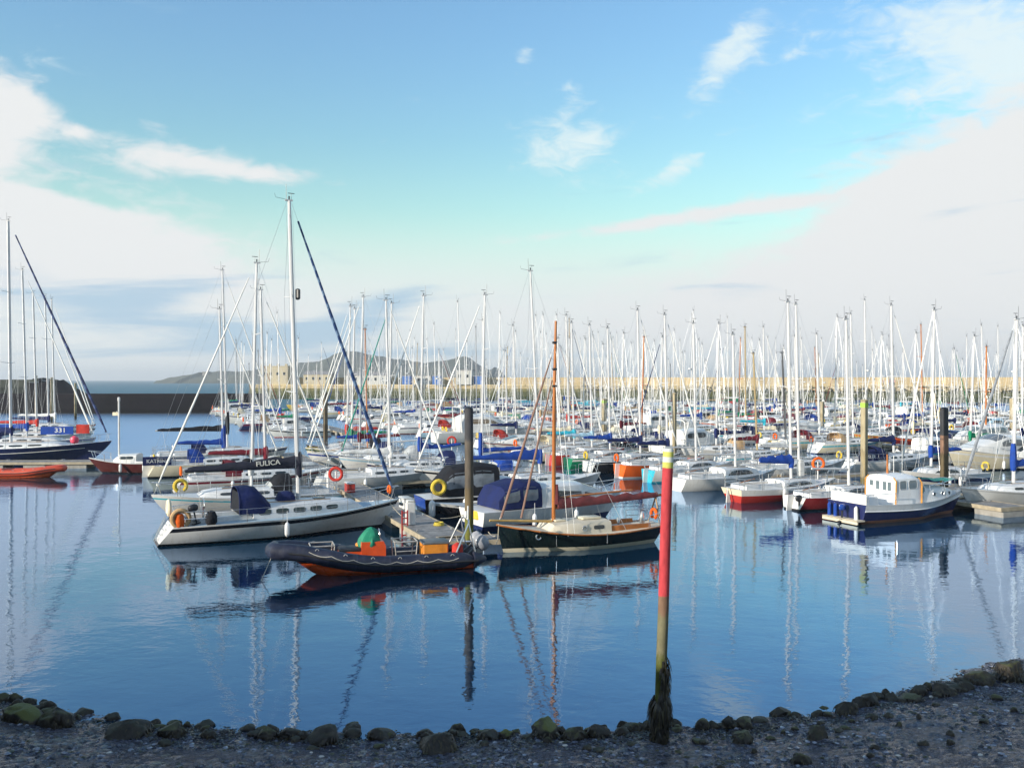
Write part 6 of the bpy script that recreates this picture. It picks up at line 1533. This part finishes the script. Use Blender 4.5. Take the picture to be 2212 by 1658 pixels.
# ------------------------------------------------------------------ sky, sun, camera
EL, AZX, AZY = 15.0, -.83, -.555
def build_world():
    w = bpy.data.worlds.new('World'); scene.world = w; w.use_nodes = True
    nt = w.node_tree; L = nt.links
    for n in list(nt.nodes): nt.nodes.remove(n)
    out = N(nt, 'ShaderNodeOutputWorld')
    sky = N(nt, 'ShaderNodeTexSky'); sky.sky_type = 'NISHITA'; sky.sun_disc = False
    sky.sun_elevation = R(EL); sky.sun_rotation = math.atan2(AZX, AZY); sky.air_density = 1.2; sky.dust_density = .6; sky.ozone_density = 1.6
    tc = N(nt, 'ShaderNodeTexCoord'); sep = N(nt, 'ShaderNodeSeparateXYZ'); L.new(tc.outputs['Generated'], sep.inputs[0])
    def val(x):
        return x
    def op(o, a, b=None, c=None, clamp=False):
        n = N(nt, 'ShaderNodeMath'); n.operation = o; n.use_clamp = clamp
        for i, q in enumerate((a, b, c)):
            if q is None: continue
            if hasattr(q, 'links'): L.new(q, n.inputs[i])
            else: n.inputs[i].default_value = q
        return n.outputs[0]
    X, Y, Z = sep.outputs
    az = op('MULTIPLY', op('ARCTAN2', X, Y), 57.29578)          # degrees clockwise from north
    el = op('MULTIPLY', op('ARCSINE', Z), 57.29578)
    # cloud noise in (azimuth, elevation)
    cmb = N(nt, 'ShaderNodeCombineXYZ'); L.new(op('MULTIPLY', az, .10), cmb.inputs[0]); L.new(op('MULTIPLY', el, .24), cmb.inputs[1])
    cmb2 = N(nt, 'ShaderNodeCombineXYZ'); L.new(op('MULTIPLY', az, .075), cmb2.inputs[0]); L.new(op('ADD', op('MULTIPLY', el, .62), op('MULTIPLY', az, -.03)), cmb2.inputs[1])
    def noise_(scale, detail, rough=.55, dist=0.0, off=0.0):
        n = N(nt, 'ShaderNodeTexNoise'); n.inputs['Scale'].default_value = scale; n.inputs['Detail'].default_value = detail
        n.inputs['Roughness'].default_value = rough; n.inputs['Distortion'].default_value = dist
        if off:
            a = N(nt, 'ShaderNodeVectorMath'); a.operation = 'ADD'; L.new(cmb.outputs[0], a.inputs[0]); a.inputs[1].default_value = (off, off * .7, off * 1.3); L.new(a.outputs[0], n.inputs['Vector'])
        else: L.new(cmb.outputs[0], n.inputs['Vector'])
        return n.outputs['Fac']
    nA = noise_(1.5, 9, .56, .35); nB = noise_(4.2, 8, .6, .6, 3.1); cmb = cmb2; nC = noise_(1.0, 7, .58, .5, 7.7)
    def pt(u, v): return (math.degrees(math.atan((u - 1106) / 1915.6)), math.degrees(math.atan((819.6 - v) / math.hypot(1915.6, u - 1106))))
    def blob(u, v, ru, rv, rot=0.0, amp=1.0):
        a0, e0 = pt(u, v); sa, se = ru / 33.4, rv / 33.4; c, s = cos(R(rot)), sin(R(rot))
        da = op('SUBTRACT', az, a0); de = op('SUBTRACT', el, e0)
        p = op('DIVIDE', op('ADD', op('MULTIPLY', da, c), op('MULTIPLY', de, s)), sa)
        q = op('DIVIDE', op('SUBTRACT', op('MULTIPLY', de, c), op('MULTIPLY', da, s)), se)
        d = op('ADD', op('MULTIPLY', p, p), op('MULTIPLY', q, q))
        return op('MULTIPLY', op('EXPONENT', op('MULTIPLY', d, -1.0)), amp)
    def sm(x, a, b):
        n = N(nt, 'ShaderNodeMapRange'); n.interpolation_type = 'SMOOTHSTEP'; L.new(x, n.inputs[0]); n.inputs[1].default_value = a; n.inputs[2].default_value = b; return n.outputs[0]
    def total(lst):
        t = lst[0]
        for q in lst[1:]: t = op('ADD', t, q)
        return t
    # white cloud banks
    banks = total([blob(-150, 500, 400, 105, -4, 1.0), blob(250, 500, 300, 95, -10, .72), blob(-20, 205, 85, 62, 0, .95), blob(70, 240, 60, 34, 0, .55), blob(-40, 330, 75, 70, 0, .65), blob(175, 322, 80, 20, 0, -.4), blob(200, 425, 150, 18, -8, -.45), blob(430, 250, 160, 60, 0, -.3), blob(350, 338, 230, 40, -3, .74), blob(335, 268, 62, 24, 0, .42), blob(165, 282, 26, 14, 0, .5), blob(570, 374, 170, 18, -3, .5), blob(100, 600, 420, 40, 0, .4),
                   blob(2300, 490, 520, 265, 24, 1.3), blob(1980, 390, 210, 42, 24, .45), blob(1420, 480, 330, 17, 6, .8), blob(1650, 445, 120, 22, 2, .5), blob(2020, 440, 190, 70, 26, .55), blob(1700, 640, 560, 90, 8, .7), blob(800, 690, 700, 70, 0, .3),
                   blob(2150, 700, 500, 120, 0, .8)])
    white = sm(op('ADD', banks, op('ADD', op('MULTIPLY', op('SUBTRACT', nA, .5), .9), op('MULTIPLY', op('SUBTRACT', nB, .5), 1.1))), .22, .92)
    # thin wisps
    wis = total([blob(1255, 315, 75, 90, -62, .72), blob(1150, 320, 60, 60, 30, .42), blob(1130, 125, 26, 55, 0, .42), blob(1235, 195, 26, 26, 0, .4), blob(1575, 130, 130, 42, 40, .66), blob(1590, 70, 60, 22, 35, .3),
                 blob(1450, 370, 110, 26, 28, .6), blob(1720, 115, 26, 14, 0, .45), blob(2120, 70, 270, 95, -8, .85), blob(1960, 210, 260, 40, 6, .3), blob(2180, 200, 160, 60, 20, .45), blob(80, 130, 80, 40, 0, .3), blob(800, 445, 60, 14, 0, .25)])
    wisp = op('MULTIPLY', sm(op('ADD', wis, op('MULTIPLY', op('SUBTRACT', nB, .5), 1.5)), .22, .95), .85)
    # slate undersides low on the horizon
    gr = total([blob(360, 622, 260, 30, 8, .75), blob(270, 700, 260, 56, 4, 1.0), blob(180, 765, 260, 24, 0, .5), blob(760, 690, 170, 46, 14, .85), blob(860, 640, 90, 22, 14, .55), blob(620, 730, 220, 34, 0, .65), blob(950, 745, 260, 26, 0, .5),
                blob(20, 560, 90, 40, 0, .3), blob(1120, 770, 420, 16, 0, .45), blob(1800, 795, 700, 12, 0, .3)])
    grey = op('MULTIPLY', sm(op('ADD', gr, op('MULTIPLY', op('SUBTRACT', nC, .5), 3.0)), .30, 1.15), .80)
    # elsewhere: broken cloud so that the light from behind the camera is plausible
    behind = op('MULTIPLY', sm(op('ABSOLUTE', az), 40, 70), sm(nA, .46, .62))
    # clear air: pale towards the horizon
    pale = sm(el, 15.5, 1.0)
    tint = mixc(nt, sm(el, 4, 24), (1.20, 1.53, 1.21), (1.11, 1.47, 1.68))
    skyc = mixc(nt, 1.0, sky.outputs[0], tint, 'MULTIPLY')
    bgS = N(nt, 'ShaderNodeBackground'); bgS.inputs[1].default_value = SKY_STRENGTH; L.new(skyc, bgS.inputs[0])
    def bg(c, s):
        b = N(nt, 'ShaderNodeBackground'); b.inputs[0].default_value = (*c, 1); b.inputs[1].default_value = s; return b.outputs[0]
    def mix(f, a, b):
        m = N(nt, 'ShaderNodeMixShader')
        if hasattr(f, 'links'): L.new(f, m.inputs[0])
        else: m.inputs[0].default_value = f
        L.new(a, m.inputs[1]); L.new(b, m.inputs[2]); return m.outputs[0]
    sh = mix(op('MULTIPLY', pale, .80), bgS.outputs[0], bg((.55, .74, .74), .78))
    sh = mix(op('MULTIPLY', sm(el, 11.2, 4.2), .92), sh, bg((.55, .572, .577), 1.0))
    sh = mix(wisp, sh, bg((.55, .62, .62), 1.0))
    sh = mix(white, sh, bg((.56, .572, .574), 1.0))
    sh = mix(grey, sh, bg((.25, .385, .50), 1.0))
    sh = mix(op('MULTIPLY', behind, .9), sh, bg((.8, .79, .77), .62))
    L.new(sh, out.inputs['Surface'])
    w.cycles.sampling_method = 'MANUAL'; w.cycles.sample_map_resolution = 512
SKY_STRENGTH = .096
HAZE = .00026
build_world()
sl = bpy.data.lights.new('sun', 'SUN'); sl.energy = 4.4; sl.angle = R(.53); sl.color = (1, .91, .77)
so = bpy.data.objects.new('sun', sl); COL.objects.link(so)
k = cos(R(EL)) / math.hypot(AZX, AZY)
so.rotation_euler = Vector((AZX * k, AZY * k, sin(R(EL)))).to_track_quat('Z', 'Y').to_euler(); so.location = (-60, -40, 40)

cam = bpy.data.cameras.new('camera'); co_ = bpy.data.objects.new('camera', cam); COL.objects.link(co_)
cam.sensor_fit = 'HORIZONTAL'; cam.angle = R(60); cam.clip_start = .1; cam.clip_end = 40000
co_.location = (0, 0, CAM_H); co_.rotation_euler = (R(90 - .285), 0, 0)
scene.camera = co_
scene.view_settings.view_transform = 'Standard'; scene.view_settings.look = 'None'; scene.view_settings.exposure = .62; scene.view_settings.gamma = 1
scene.cycles.max_bounces = 8; scene.cycles.caustics_reflective = False; scene.cycles.caustics_refractive = False
scene.cycles.use_adaptive_sampling = True; scene.cycles.adaptive_threshold = .012
try:
    scene.cycles.use_denoising = True
except Exception: pass

# thin sea air: everything between the camera and the island stands inside it, the sky outside
HZ = new_mat('sea haze')[0]; nt = HZ.node_tree
for n_ in list(nt.nodes):
    if n_.type == 'BSDF_PRINCIPLED': nt.nodes.remove(n_)
pv = N(nt, 'ShaderNodeVolumePrincipled'); pv.inputs['Color'].default_value = (.86, .92, 1.0, 1); pv.inputs['Density'].default_value = HAZE; pv.inputs['Anisotropy'].default_value = .2
nt.links.new(pv.outputs[0], [n_ for n_ in nt.nodes if n_.type == 'OUTPUT_MATERIAL'][0].inputs['Volume'])
hb_ = MB(); hb_.box((0, 0, 33), (SEA * 2 + 200, SEA * 2 + 200, 74)); ho = hb_.build('haze', HZ); tag(ho, 'thin pale sea haze over the harbour and island', 'haze', kind='stuff')
scene.cycles.volume_bounces = 0
